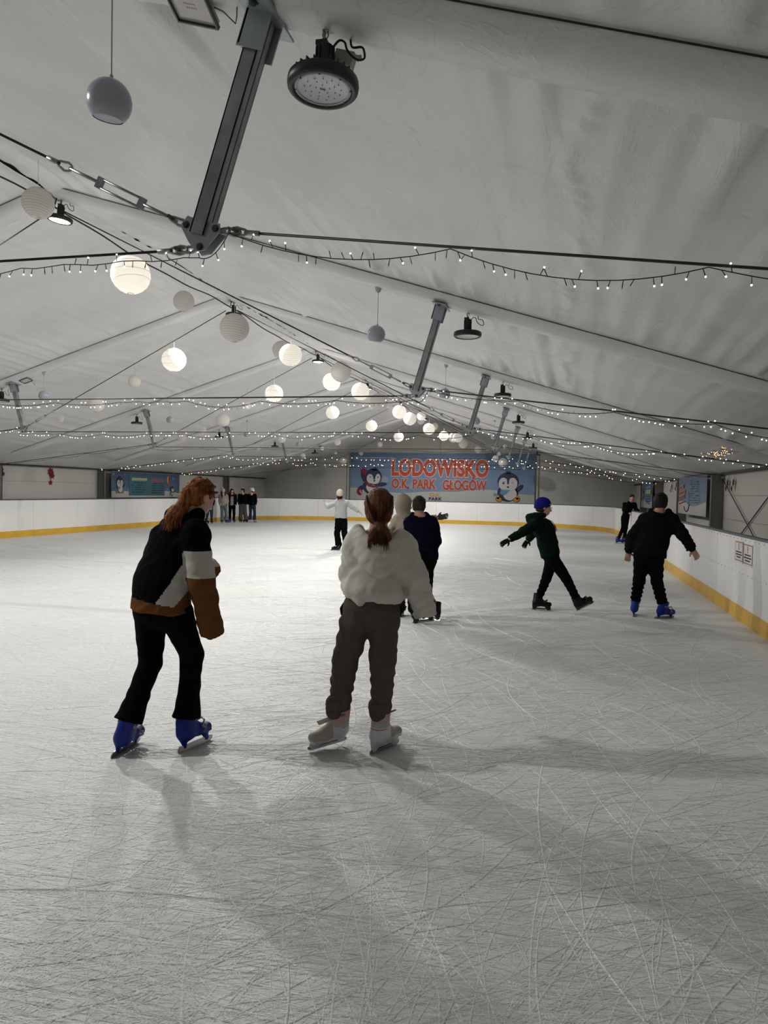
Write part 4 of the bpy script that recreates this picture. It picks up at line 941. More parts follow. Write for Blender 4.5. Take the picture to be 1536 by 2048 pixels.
        for ax in range(3):
            s0 = [slice(None)]*3; s1 = [slice(None)]*3; s0[ax] = slice(0, n[ax]-1); s1[ax] = slice(1, n[ax])
            o1, o2 = (ax+1) % 3, (ax+2) % 3
            for q in (s0, s1): q[o1] = slice(1, n[o1]-1); q[o2] = slice(1, n[o2]-1)
            A_, B_ = S[tuple(s0)], S[tuple(s1)]; E = np.argwhere(A_ != B_); 
            if not len(E): continue
            ins = A_[tuple(E.T)]; G = E.copy(); G[:, o1] += 1; G[:, o2] += 1
            def cell(d1, d2): q = G.copy(); q[:, o1] -= d1; q[:, o2] -= d2; return idx[tuple(q.T)]
            Q = np.stack([cell(1, 1), cell(0, 1), cell(0, 0), cell(1, 0)], 1); Q[~ins] = Q[~ins][:, ::-1]; faces.append(Q)
        Fc = np.concatenate(faces); Fc = Fc[(Fc >= 0).all(1)]
        me = bpy.data.meshes.new(name); me.from_pydata(V.tolist(), [], Fc.tolist()); me.polygons.foreach_set('use_smooth', [True]*len(Fc))
        if colour is not None: me.polygons.foreach_set('material_index', np.asarray(colour(V[Fc].mean(1)), dtype=np.int32))
        me.update(); return me
def dist_seg(Q, a, b):
    a, b = V3(a), V3(b); ab = b-a; t = np.clip(((Q-a) @ ab)/(ab @ ab), 0, 1); return np.linalg.norm(Q-a-t[:, None]*ab, axis=1), t
# ------------------------------------------------------------------ clothing and skin materials
def cloth(name, col, rough=.95, sc=220, st=.25, var=.06): return mat(name, col, rough, spec=.06, bump=(sc, st), var=(14, var))
M_SKIN = mat('skin', (.50, .27, .20), .55, spec=.35, var=(9, .05)); M_SKINP = mat('skin_pale', (.56, .34, .27), .55, spec=.35, var=(9, .05))
M_LIP = mat('lips', (.34, .10, .09), .5); M_EYE = mat('eye_white', (.6, .6, .6), .3); M_IRIS = mat('iris', (.03, .02, .015), .2)
def hair_mat(name, c0, c1):
    m = mat(name, c0, .6, spec=.15); N, L = nt(m); b = N['Principled BSDF']; tc = N.new('ShaderNodeTexCoord'); mp = N.new('ShaderNodeMapping'); mp.inputs['Scale'].default_value = (60, 60, 7)
    L.new(tc.outputs['Object'], mp.inputs[0]); n = N.new('ShaderNodeTexNoise'); n.inputs['Scale'].default_value = 1.0; n.inputs['Detail'].default_value = 5; n.inputs['Distortion'].default_value = .8; L.new(mp.outputs[0], n.inputs['Vector'])
    r = N.new('ShaderNodeValToRGB'); r.color_ramp.elements[0].position = .35; r.color_ramp.elements[1].position = .68; r.color_ramp.elements[0].color = (*c0, 1); r.color_ramp.elements[1].color = (*c1, 1); L.new(n.outputs['Fac'], r.inputs[0]); L.new(r.outputs[0], b.inputs['Base Color'])
    bp = N.new('ShaderNodeBump'); bp.inputs['Strength'].default_value = .8; bp.inputs['Distance'].default_value = .004; L.new(n.outputs['Fac'], bp.inputs['Height']); L.new(bp.outputs[0], b.inputs['Normal']); return m
M_GINGER = hair_mat('ginger_hair', (.10, .028, .008), (.36, .13, .04)); M_AUBURN = hair_mat('auburn_hair', (.050, .018, .008), (.16, .06, .025))
M_BLKH = hair_mat('black_hair', (.006, .005, .005), (.02, .016, .014)); M_BRH = hair_mat('dark_brown_hair', (.012, .009, .008), (.04, .028, .02))
C_BLACK = cloth('black_cotton', (.003, .003, .0035)); C_WHITE = cloth('offwhite_fleece', (.44, .43, .39)); C_BROWN = cloth('brown_cotton', (.125, .052, .018)); C_CREAM = cloth('cream_fleece', (.56, .55, .49), var=.04)
C_TAUPE = cloth('taupe_jersey', (.088, .072, .062), var=.05); C_NAVY = cloth('navy_softshell', (.003, .004, .013)); C_BEIGE = cloth('beige_fleece', (.30, .26, .21)); C_GREY = cloth('heather_grey_fleece', (.40, .40, .40))
C_GREEN = cloth('dark_green_fleece', (.003, .011, .007)); C_BLUEH = cloth('royal_blue_knit', (.012, .012, .16)); C_CHAR = cloth('charcoal_cotton', (.006, .006, .007)); C_PANT = cloth('black_track_fabric', (.003, .003, .003))
C_JEANG = cloth('grey_blue_denim', (.13, .15, .18)); C_JEANB = cloth('dark_blue_denim', (.02, .028, .07)); C_PGREY = cloth('dark_grey_jersey', (.07, .07, .07)); C_LILAC = cloth('lilac_grey_top', (.24, .22, .26)); C_KNIT = cloth('cream_knit', (.50, .46, .38), sc=60, st=.6); C_WKNIT = cloth('white_knit', (.62, .61, .58), sc=60, st=.6)
C_ORANGE = cloth('orange_print', (.20, .05, .01)); C_JEANT = cloth('teal_blue_denim', (.02, .05, .075)); C_GLOVE = cloth('black_knit_glove', (.01, .01, .01))
M_PINK = mat('pink_boot_cuff', (.50, .27, .24), .6, var=(12, .06)); M_PALE = mat('white_skate_shell', (.55, .56, .60), .35); M_PGRY = mat('pale_grey_boot', (.36, .38, .37), .6); M_OLIVE = mat('beige_boot_toe', (.34, .33, .27), .6)
M_RBLUE = mat('blue_rental_plastic', (.004, .018, .20), .45, spec=.25, var=(10, .06)); M_BLADE = mat('skate_blade_steel', (.42, .42, .42), .3, metal=.9); M_BLADED = mat('dark_blade_holder', (.014, .014, .016), .45, spec=.3)
M_BUCK = mat('grey_buckle', (.18, .19, .20), .35, metal=.3); M_SKBLK = mat('black_skate_boot', (.004, .004, .005), .5, spec=.2); M_STRAP = mat('beige_pull_tab', (.40, .36, .28), .8)
# ------------------------------------------------------------------ skates: built once per style, x forward, z up, blade edge at z = 0
SK = {}
def skate_style(st, h=.006):
    X = (1, 0, 0); s = Sdf(h); sd = (0, 1, 0); tall = .275 if st == 'white' else .235
    s.seg((-.075, 0, .105), (.03, 0, .095), (.040, .042), (.044, .036), sd, k=.02); s.seg((.03, 0, .095), (.105, 0, .092), (.044, .034), (.036, .030), sd, k=.02)
    s.seg((-.068, 0, .11), (-.052, 0, tall), (.046, .058), (.052, .062), sd, k=.03, flat=2)
    s.seg((-.02, 0, .15), (.01, 0, .125), (.035, .03), (.03, .025), sd, k=.03)
    s.seg((-.095, 0, .072), (.115, 0, .072), (.035, .010), (.034, .010), sd, k=.008)          # sole
    s.seg((-.025, 0, tall+.012), (-.018, 0, .17), (.030, .012), (.028, .012), sd, k=.012)    # tongue
    s.seg((-.055, 0, tall+.03), (-.053, 0, .19), (.036, .044), (.034, .040), sd, k=.004, flat=1, op='s')
    if st == 'blue':
        s.seg((-.098, 0, .085), (-.090, 0, .030), (.017, .024), (.007, .018), sd, k=.02); s.seg((.080, 0, .085), (.095, 0, .032), (.018, .03), (.007, .022), sd, k=.02)
        s.seg((-.115, 0, .100), (-.112, 0, .17), (.02, .012), (.02, .012), sd, k=.02)
    else:
        s.seg((-.10, 0, .068), (-.095, 0, .036), (.020, .03), (.008, .03), sd, k=.012); s.seg((.075, 0, .068), (.09, 0, .036), (.020, .035), (.008, .035), sd, k=.012)
        if st == 'white':
            s.seg((-.10, 0, .040), (.11, 0, .040), (.008, .014), (.008, .014), sd, k=.01); s.seg((-.06, 0, .065), (-.01, 0, .04), (.012, .012), (.008, .01), sd, k=.01); s.seg((.05, 0, .065), (.0, 0, .04), (.012, .012), (.008, .01), sd, k=.01)
    def colr(Q):
        z = Q[:, 2]; x = Q[:, 0]; m = np.zeros(len(Q), int)
        if st == 'white':
            m[:] = 0; m[z > .165] = 2; m[(z > .19) & (z < .30)] = 1; m[(z > .205) & (z < .222) & (x < -.04)] = 2; m[(z > .15) & (z < .158) & (x < -.05)] = 3; m[(x > .0) & (z > .088)] = 4
            m[z < .088] = 0
        elif st == 'black': m[(z < .066) & (z > .0)] = 1
        return m
    me = s.mesh('skate', colr)
    for q in {'white': [M_PALE, M_PINK, M_PGRY, M_LIP, M_OLIVE], 'black': [M_SKBLK, M_BLADED], 'blue': [M_RBLUE]}[st]: me.materials.append(q)
    b = MB(); x0, x1 = (-.150, .148) if st == 'blue' else (-.135, .135)
    prof = [(x0, .004), (x0+.02, .0), (x1-.03, .0), (x1-.005, .012), (x1, .030), (x1-.02, .034), (x0+.015, .032), (x0, .022)]
    b.prism([(x, -.0022, z) for x, z in prof], (0, .0044, 0)); b.prism([(x, -.004, z) for x, z in ((x0+.01, .020), (x1-.012, .026), (x1-.02, .036), (x0+.018, .036))], (0, .008, 0), 1)
    bl = b.mesh('blade'); bl.materials.append(M_BLADE); bl.materials.append(M_BLADED if st != 'blue' else M_BLADE)
    det = []
    if st in ('blue', 'black'):
        for (x, z, w_, hh) in ((-.055, .185, .030, .020), (.045, .112, .026, .022)):
            c = MB()
            for sy in (1, -1):
                yy = sy*(.050 if z > .15 else .043); c.box((x, yy, z), (w_*1.3, .008, hh), Matrix.Rotation(.4, 3, 'Y')); c.box((x+.008, yy+sy*.006, z+.004), (w_*.6, .006, hh*.5), Matrix.Rotation(-.3, 3, 'Y'))
                c.tube([(x-.02, yy*.98, z), (x+.02, yy*.7, z+.03), (x+.03, 0, z+(.045 if z < .15 else .02))], .006, 6)
            me2 = c.mesh('buckle'); me2.materials.append(M_BUCK if st == 'blue' else M_BLADED); det.append(me2)
    else:
        c = MB()
        for i in range(5):
            z = .15+i*.024; c.tube([(-.01-.004*i, -.036, z), (.002-.004*i, 0, z+.01), (-.01-.004*i, .036, z)], .003, 5)
        me2 = c.mesh('lace'); me2.materials.append(M_PINK); det.append(me2)
        c = MB(); c.tube([(-.05, -.055, .255), (-.02, -.064, .262), (.0, -.06, .26)], .006, 6); c.tube([(-.05, .055, .255), (-.02, .064, .262)], .007, 6); me2 = c.mesh('clasp'); me2.materials.append(M_BUCK); det.append(me2)
    SK[st] = (me, bl, det)
for st in ('blue', 'black', 'white'): skate_style(st)
def put_skate(person, c, tdir, upref, st, s=1.0, simple=False, tab=False):
    """c: blade centre, tdir: toe direction (3d), upref: rough up. Returns ankle point."""
    x = Vector(tdir).normalized(); z = Vector(upref); z = (z-x*z.dot(x)).normalized(); y = z.cross(x)
    R = Matrix((x, y, z)).transposed(); me, bl, det = SK[st]; o = link('skate', me, None, person); o.matrix_local = Matrix.Translation(c) @ R.to_4x4() @ Matrix.Scale(s, 4)
    b = link('blade', bl, None, o)
    if not simple:
        for d in det: link(d.name.split('.')[0], d, None, o)
    if tab:
        m = MB(); m.box((.04, -.0, .20), (.10, .03, .006), Matrix.Rotation(.1, 3, 'Y')); link('pull_tab', m.mesh('pull_tab'), M_STRAP, o)
    A = lambda p: V3(Vector(c)+R @ (Vector(p)*s))
    return A
# ------------------------------------------------------------------ people
P = {}
P['g1']=dict(o=(-2.250,3.844,0),aw=(-0.5052,0.8630,0),
 head=(0.175,0.126,1.487),neck=(0.107,0.086,1.359),chest=(0.060,0.058,1.220),waist=(0.007,0.004,1.002),pel=(0.001,0.001,0.841),shL=(-0.022,0.161,1.280),elL=(0.011,0.401,0.989),wrL=(0.033,0.506,1.011),shR=(0.223,-0.020,1.280),elR=(0.279,-0.034,1.005),wrR=(0.289,0.030,0.815),hipL=(-0.078,0.024,0.803),knL=(-0.072,0.016,0.509),anL=(-0.136,-0.080,0.189),hipR=(0.099,-0.000,0.809),knR=(0.156,0.091,0.554),anR=(0.143,0.119,0.186),
 bladeL=(-0.185,-0.056,0),bladeR=(0.177,0.116,0))
P['g2']=dict(o=(-1.125,4.117,0),aw=(-0.2636,0.9646,0),
 head=(0.101,0.028,1.443),neck=(0.097,0.047,1.296),chest=(0.099,0.048,1.188),waist=(0.087,0.024,1.013),pel=(0.068,0.019,0.866),shL=(-0.013,-0.003,1.231),elL=(-0.060,0.046,1.054),wrL=(-0.048,0.215,0.944),shR=(0.235,0.064,1.230),elR=(0.316,0.066,1.049),wrR=(0.343,0.094,0.944),hipL=(-0.005,-0.001,0.836),knL=(-0.087,0.028,0.529),anL=(-0.129,-0.035,0.259),hipR=(0.142,0.039,0.838),knR=(0.142,0.039,0.558),anR=(0.117,0.032,0.248),
 bladeL=(-0.195,0.010,0),bladeR=(0.143,0.122,0))
P['nv']=dict(o=(-1.498,8.431,0),aw=(-0.1750,0.9846,0),
 head=(-0.100,-0.018,1.387),neck=(-0.092,-0.016,1.265),chest=(-0.066,-0.012,1.131),waist=(-0.044,-0.008,0.927),pel=(-0.040,-0.007,0.751),shL=(-0.199,-0.035,1.180),elL=(-0.228,0.010,0.977),wrL=(-0.184,0.170,0.819),shR=(0.048,0.009,1.186),elR=(0.103,0.059,0.986),wrR=(0.016,0.206,0.819),hipL=(-0.097,-0.017,0.720),knL=(-0.084,0.138,0.438),anL=(-0.048,0.347,0.139),hipR=(0.012,0.002,0.723),knR=(0.013,0.002,0.447),anR=(0.037,0.006,0.166),
 bladeL=(0.009,0.285,0),bladeR=(-0.011,-0.038,0))
P['bg']=dict(o=(-1.804,8.898,0),aw=(-0.1987,0.9801,0),
 head=(-0.066,-0.013,1.380),neck=(-0.058,-0.012,1.268),chest=(-0.049,-0.010,1.132),waist=(-0.039,-0.008,0.946),pel=(-0.035,-0.007,0.772),shL=(-0.141,-0.029,1.192),elL=(-0.212,-0.043,1.091),wrL=(-0.225,-0.199,1.024),shR=(0.053,0.011,1.209),elR=(0.190,0.089,1.198),wrR=(0.323,0.116,1.226),hipL=(-0.083,-0.017,0.746),knL=(-0.077,-0.016,0.478),anL=(-0.071,-0.014,0.198),hipR=(0.014,0.003,0.748),knR=(0.032,0.007,0.481),anR=(0.050,0.010,0.201),
 bladeL=(-0.065,-0.024,0),bladeR=(0.065,0.024,0))
P['fr']=dict(o=(-5.480,18.084,0),aw=(-0.2900,0.9570,0),
 head=(-0.033,-0.010,1.418),neck=(-0.012,-0.004,1.289),chest=(0.002,0.001,1.187),waist=(0.007,0.002,0.968),pel=(0.010,0.003,0.775),shL=(-0.109,-0.033,1.223),elL=(-0.300,-0.143,1.117),wrL=(-0.397,-0.016,1.190),shR=(0.137,0.042,1.228),elR=(0.287,0.087,1.115),wrR=(0.437,0.132,1.002),hipL=(-0.051,-0.015,0.748),knL=(-0.082,-0.025,0.412),anL=(-0.126,-0.038,0.127),hipR=(0.085,0.026,0.750),knR=(0.103,0.031,0.415),anR=(0.121,0.037,0.131),
 bladeL=(-0.080,-0.217,0),bladeR=(0.070,0.215,0))
P['gr']=dict(o=(-0.024,9.936,0),aw=(-0.0024,1.0000,0),
 head=(-0.179,-0.000,1.374),neck=(-0.221,-0.001,1.227),chest=(-0.179,-0.000,1.102),waist=(-0.121,-0.000,0.905),pel=(-0.078,-0.000,0.734),shL=(-0.230,0.169,1.147),elL=(-0.323,0.299,1.015),wrL=(-0.391,0.379,0.912),shR=(-0.279,-0.171,1.158),elR=(-0.437,-0.281,1.047),wrR=(-0.596,-0.361,0.956),hipL=(-0.058,0.070,0.689),knL=(-0.123,0.080,0.424),anL=(-0.194,0.080,0.151),hipR=(-0.044,-0.070,0.701),knR=(0.135,-0.070,0.446),anR=(0.282,-0.069,0.178),
 bladeL=(-0.175,0.019,0),bladeR=(0.391,0.021,0))
P['bl']=dict(o=(1.105,9.754,0),aw=(0.1125,0.9936,0),
 head=(0.128,0.046,1.477),neck=(0.118,0.027,1.351),chest=(0.097,0.019,1.224),waist=(0.036,-0.004,0.990),pel=(0.006,-0.001,0.799),shL=(-0.040,0.035,1.251),elL=(-0.191,0.022,1.044),wrL=(-0.235,0.077,0.847),shR=(0.253,0.002,1.261),elR=(0.381,-0.043,1.092),wrR=(0.505,-0.027,0.909),hipL=(-0.076,0.009,0.769),knL=(-0.095,0.091,0.467),anL=(-0.143,0.016,0.212),hipR=(0.083,-0.009,0.778),knR=(0.119,0.067,0.468),anR=(0.118,-0.013,0.199),
 bladeL=(-0.136,0.225,0),bladeR=(0.224,0.122,0))
P['ln']=dict(o=(2.001,24.974,0),aw=(0.0799,0.9968,0),
 head=(0.264,-0.021,1.487),neck=(0.207,-0.017,1.340),chest=(0.195,-0.016,1.226),waist=(0.124,-0.010,1.030),pel=(0.082,-0.007,0.882),shL=(0.346,-0.028,1.279),elL=(0.393,-0.082,1.103),wrL=(0.484,0.062,1.087),shR=(0.055,-0.004,1.271),elR=(0.030,-0.002,1.092),wrR=(0.176,-0.134,1.002),hipL=(0.129,-0.010,0.851),knL=(0.108,-0.009,0.509),anL=(0.057,-0.005,0.149),hipR=(0.022,-0.002,0.848),knR=(0.016,-0.001,0.506),anR=(-0.066,0.005,0.144),
 bladeL=(0.098,0.056,0),bladeR=(-0.081,-0.047,0))
P['ga']=dict(o=(-14.285,29.615,0),aw=(-0.4345,0.9007,0),
 head=(-0.072,-0.035,1.376),neck=(-0.065,-0.031,1.243),chest=(-0.058,-0.028,1.110),waist=(-0.046,-0.022,0.888),pel=(-0.039,-0.019,0.740),shL=(0.066,0.032,1.186),elL=(0.087,0.097,0.949),wrL=(0.131,-0.048,0.774),shR=(-0.190,-0.092,1.181),elR=(-0.229,-0.055,0.943),wrR=(-0.124,-0.171,0.770),hipL=(0.032,0.015,0.712),knL=(0.058,0.028,0.401),anL=(0.083,0.040,0.120),hipR=(-0.106,-0.051,0.709),knR=(-0.100,-0.048,0.399),anR=(-0.095,-0.046,0.117),
 bladeL=(0.079,0.065,0),bladeR=(-0.078,-0.064,0))
P['gb']=dict(o=(-14.129,30.040,0),aw=(-0.4256,0.9049,0),
 head=(-0.019,-0.009,1.393),neck=(-0.017,-0.008,1.258),chest=(-0.015,-0.007,1.124),waist=(-0.012,-0.006,0.899),pel=(-0.010,-0.005,0.749),shL=(0.115,0.054,1.201),elL=(0.127,0.115,0.961),wrL=(0.162,-0.034,0.784),shR=(-0.147,-0.069,1.196),elR=(-0.195,-0.036,0.955),wrR=(-0.098,-0.157,0.779),hipL=(0.061,0.029,0.721),knL=(0.075,0.035,0.406),anL=(0.089,0.042,0.121),hipR=(-0.080,-0.038,0.718),knR=(-0.086,-0.040,0.403),anR=(-0.092,-0.043,0.119),
 bladeL=(0.080,0.066,0),bladeR=(-0.079,-0.066,0))
P['gc']=dict(o=(-13.846,30.577,0),aw=(-0.4125,0.9110,0),
 head=(-0.038,-0.017,1.412),neck=(-0.035,-0.016,1.276),chest=(-0.031,-0.014,1.139),waist=(-0.025,-0.011,0.911),pel=(-0.021,-0.009,0.760),shL=(0.101,0.046,1.218),elL=(0.118,0.108,0.975),wrL=(0.153,-0.040,0.795),shR=(-0.167,-0.075,1.212),elR=(-0.212,-0.041,0.968),wrR=(-0.113,-0.161,0.790),hipL=(0.052,0.024,0.731),knL=(0.071,0.032,0.412),anL=(0.089,0.040,0.123),hipR=(-0.092,-0.042,0.728),knR=(-0.093,-0.042,0.409),anR=(-0.096,-0.043,0.120),
 bladeL=(0.081,0.068,0),bladeR=(-0.081,-0.067,0))
P['gd']=dict(o=(-13.433,30.738,0),aw=(-0.4004,0.9163,0),
 head=(-0.077,-0.034,1.420),neck=(-0.070,-0.030,1.283),chest=(-0.062,-0.027,1.146),waist=(-0.050,-0.022,0.917),pel=(-0.042,-0.018,0.764),shL=(0.069,0.030,1.225),elL=(0.094,0.096,0.980),wrL=(0.132,-0.051,0.799),shR=(-0.202,-0.088,1.219),elR=(-0.240,-0.050,0.973),wrR=(-0.138,-0.170,0.794),hipL=(0.033,0.015,0.735),knL=(0.061,0.027,0.414),anL=(0.087,0.038,0.124),hipR=(-0.113,-0.049,0.732),knR=(-0.106,-0.046,0.411),anR=(-0.101,-0.044,0.121),
 bladeL=(0.082,0.068,0),bladeR=(-0.082,-0.068,0))
P['gh']=dict(o=(-14.486,28.596,0),aw=(-0.4519,0.8921,0),
 head=(-0.017,-0.009,1.366),neck=(-0.015,-0.008,1.234),chest=(-0.014,-0.007,1.102),waist=(-0.011,-0.006,0.882),pel=(-0.009,-0.005,0.735),shL=(0.111,0.056,1.178),elL=(0.121,0.117,0.943),wrL=(0.161,-0.031,0.769),shR=(-0.140,-0.071,1.173),elR=(-0.189,-0.040,0.937),wrR=(-0.089,-0.157,0.765),hipL=(0.059,0.030,0.707),knL=(0.072,0.037,0.398),anL=(0.086,0.043,0.119),hipR=(-0.076,-0.039,0.704),knR=(-0.082,-0.042,0.396),anR=(-0.088,-0.045,0.117),
 bladeL=(0.078,0.063,0),bladeR=(-0.077,-0.063,0))

def hand(s, w, d, palm, side, curl=.5, sc=1.0, k=.006):
    """five fingers; w wrist, d forearm direction, palm normal, side = direction of the thumb"""
    w = V3(w); d = unit(d); side = unit(V3(side)-d*(V3(side) @ d)); pn = unit(np.cross(d, side))
    if pn @ V3(palm) < 0: pn = -pn
    s.seg(w, w+d*.035*sc, (.027*sc, .017*sc), (.036*sc, .014*sc), side=side, k=.01); s.seg(w+d*.035*sc, w+d*.075*sc, (.036*sc, .014*sc), (.038*sc, .012*sc), side=side, k=.01)
    for i, (o, l) in enumerate(((.028, .068), (.010, .076), (-.009, .071), (-.027, .056))):
        b = w+d*(.078*sc)+side*o*sc; r = .0088*sc; d1 = unit(d+pn*curl*.5+side*o*3); m_ = b+d1*l*.45*sc; d2 = unit(d1+pn*curl*.9); e = m_+d2*l*.32*sc; d3 = unit(d2+pn*curl*.8); t = e+d3*l*.25*sc
        s.chain([b-d*.01, m_, e, t], [r, r*.95, r*.88, r*.75], k=k)
    b = w+d*.02*sc+side*.025*sc; d1 = unit(d*.7+side*.8+pn*.35); m_ = b+d1*.035*sc; e = m_+unit(d1+pn*.3+d*.5)*.028*sc; s.chain([b, m_, e], [.013*sc, .011*sc, .008*sc], k=.01)
def frame_of(f, up_=(0, 0, 1)):
    f = unit(f); u = V3(up_); u = unit(u-f*(u @ f)); r = np.cross(f, u); return f, r, u
def fist(s, w, d, sc=1.0): hand(s, w, d, (0, 0, -1), np.cross(unit(d), (0, 0, 1)), .9, sc)
def person(key, label, h, st, face, hface, hpitch=0, s=1.0, toes=(90, 90), sk=None, skin=None, sole='blue', torso=None, legs=(.078, .060, .050), kneering=0, garment=None, trouser=None, cuff=None, hands=(None, None), hairf=None, hatf=None, flare=None, hem=None, coat_r=(.072, .062, .052), facefeat=True, name_top='hoodie', hood=None, group=None, upper_c=None, fold=1.0, shoulder=.072, roll=0, glove=None, ext=(0, 0), hsc=1.0):
    D = P[key]; O = Vector(D['o']); aw = V3(D['aw']); lx = V3((aw[1], -aw[0], 0)); skin = skin or M_SKIN
    dv = lambda deg, z=0: lx*math.cos(math.radians(deg))+aw*math.sin(math.radians(deg))+V3((0, 0, z))
    J = {k: V3(v) for k, v in D.items() if k not in ('o', 'aw')}
    F = unit(dv(face)); side = unit(np.cross(F, (0, 0, 1)))      # to the person's right
    root = None
    # --- skates first: they give the ankles
    feet = {}; SKS = []
    for i, q in enumerate('LR'):
        c = J['blade'+q].copy(); td = dv(toes[i]); upr = J['an'+q]-(c-unit(td)*.05); pz = 0; lean = None
        if sk and sk.get(q): cfg = sk[q]; td = dv(toes[i], math.tan(math.radians(cfg.get('pitch', 0)))); c = c+lx*cfg.get('dx', 0)+aw*cfg.get('dy', 0)+V3((0, 0, cfg.get('dz', 0))); upr = J['an'+q]-(c-unit(td)*.05)
        SKS.append((c, td, upr)); x = unit(td); z = unit(upr-x*(upr @ x)); feet[q] = (c-x*.055*s+z*.115*s, c+x*.055*s+z*.095*s, c-x*.053*s+z*.20*s, x, z)
    hemc = {}
    for q in 'LR':
        a1, toe, a2, x, z = feet[q]; tt = (J['an'+q][2]-a1[2])/max(z[2], .3); hemc[q] = J['an'+q]*.2+(a1+z*tt)*.8
    # --- body
    b = Sdf(h); nk, ch, wa, pe, hd = J['neck'], J['chest'], J['waist'], J['pel'], J['head']
    tw = torso or (.150, .135, .150); td_ = (.095, .088, .10)
    tw0 = [min(t, .15)*s for t in tw]
    b.seg(nk-V3((0, 0, .02)), ch, (.10*s, .065*s), (tw0[0], td_[0]*s), side=side, k=.04); b.seg(ch, wa, (tw0[0], td_[0]*s), (tw0[1], td_[1]*s), side=side, k=.03); b.seg(wa, pe, (tw0[1], td_[1]*s), (tw0[2], td_[2]*s), side=side, k=.03)
    for q in 'LR':
        b.seg(J['sh'+q], J['el'+q], .046*s, .038*s, k=.03); b.seg(J['el'+q], J['wr'+q], .038*s, .025*s, k=.012)
        a1, toe, a2, x, z = feet[q]; b.seg(J['hip'+q], J['kn'+q], .072*s, .050*s, k=.03); b.seg(J['kn'+q], a2, .044*s, .031*s, k=.015); b.seg(a2, a1, .031*s, .032*s, k=.01); b.seg(a1, toe, .030*s, .024*s, k=.01)
    # head
    hf = unit(dv(hface, math.tan(math.radians(hpitch)))); f, r, u = frame_of(hf)
    if roll: c_, s_ = math.cos(roll), math.sin(roll); r, u = r*c_+u*s_, u*c_-r*s_
    hs = s*hsc; A = np.array([r, f, u]); HL = lambda x, y, z: hd+(r*x+f*y+u*z)*hs
    R3 = lambda *v: V3(v)*hs
    b.seg(nk-V3((0, 0, .03)), HL(0, -.025, -.055), .052*s, .050*s, k=.025)
    b.ell(HL(0, -.012, .028), A, R3(.073, .090, .078), k=.02); b.ell(HL(0, .022, -.030), A, R3(.060, .066, .078), k=.03)
    b.seg(HL(0, .055, -.078), HL(0, .02, -.085), .024*hs, .034*hs, k=.02)
    if facefeat:
        b.seg(HL(0, .082, .005), HL(0, .104, -.032), .008*hs, .0115*hs, k=.010); b.seg(HL(-.011, .094, -.035), HL(.011, .094, -.035), .007*hs, k=.008)
        for sx in (-1, 1):
            b.ell(HL(sx*.030, .090, .008), A, R3(.016, .012, .010), k=.010, op='s'); b.seg(HL(sx*.014, .083, .024), HL(sx*.044, .074, .022), .007*hs, k=.010)
            b.ell(HL(sx*.040, .066, -.020), A, R3(.018, .014, .014), k=.02)
            b.ell(HL(sx*.076, -.008, -.006), A, R3(.010, .019, .031), k=.006); b.ell(HL(sx*.086, -.003, -.004), A, R3(.005, .011, .018), k=.004, op='s')
        b.seg(HL(-.017, .080, -.056), HL(.017, .080, -.056), .007*hs, k=.006); b.seg(HL(-.015, .080, -.066), HL(.015, .080, -.066), .0075*hs, k=.006); b.seg(HL(-.02, .092, -.0608), HL(.02, .092, -.0608), .0025*hs, k=.004, op='s')
    def skin_c(Q):
        q = (Q-hd) @ A.T/hs; m = np.zeros(len(Q), int); m[(np.abs(q[:, 0]) < .023) & (q[:, 1] > .074) & (q[:, 2] < -.049) & (q[:, 2] > -.073)] = 1; return m
    me = b.mesh('person', skin_c); root = link('person', me, [skin, M_LIP])
    # hands: finer grid, merged into the body mesh
    bmn = None
    hm = Sdf(min(h, .0055 if h < .012 else .009)); any_h = False
    for i, q in enumerate('LR'):
        if hands[i] is None: continue
        w_, e_ = J['wr'+q], J['el'+q]; d = unit(w_-e_); cfg = hands[i]; dd = unit(d+V3(cfg.get('d', (0, 0, 0)))); hand(hm, w_+d*.005, dd, cfg.get('palm', (0, 0, -1)), cfg.get('thumb', tuple(F)), cfg.get('curl', .5), s*.98); any_h = True
    if any_h:
        mh = hm.mesh('hand'); bmm = bmesh.new(); bmm.from_mesh(me); n0 = len(bmm.faces); bmm.from_mesh(mh)
        if glove:
            bmm.faces.ensure_lookup_table()
            for fc in bmm.faces[n0:]: fc.material_index = 2
        bmm.to_mesh(me); bmm.free(); bpy.data.meshes.remove(mh); me.materials.append(glove or skin)
        if glove is None: pass
    root.location = O; tag(root, label, 'person', group)
    if facefeat and h < .013:
        for sx in (-1, 1):
            m = MB(); m.sphere(HL(sx*.030, .071, .007), .0125*hs, 12); eo = m.build('eye', M_EYE, root); m = MB(); m.sphere(HL(sx*.030, .0795, .006), .006*hs, 10); m.build('iris', M_IRIS, eo)
    # skates
    for i, (c, td, upr) in enumerate(SKS):
        put_skate(root, c, td, upr, sole, s, simple=h > .013, tab=(key == 'g2' and i == 0))
    # --- trousers
    t = Sdf(h); L0, L1, L2 = legs; tw2 = tw[2]
    t.seg(wa*.25+pe*.75+V3((0, 0, .03)), pe, (tw2*.95, tw2*.72), (tw2, tw2*.76), side=side, k=.03)
    for q in 'LR':
        kn, an = J['kn'+q], hemc[q]; hp = J['hip'+q]
        t.seg(hp, kn, (L0*1.05, L0*1.05), (L1, L1), side=side, k=.035, ring=(.004*fold, 3.3, 1.0 if q == 'L' else 2.5))
        if flare: m_ = kn*.45+an*.55; t.seg(kn, m_, L1, flare[0], k=.02); t.seg(m_, an, flare[0], flare[1], k=.015, flat=2)
        else: t.seg(kn, an, L1, L2, k=.02, flat=2, ring=(kneering, 4.5, .6 if q == 'L' else 1.9) if kneering else None)
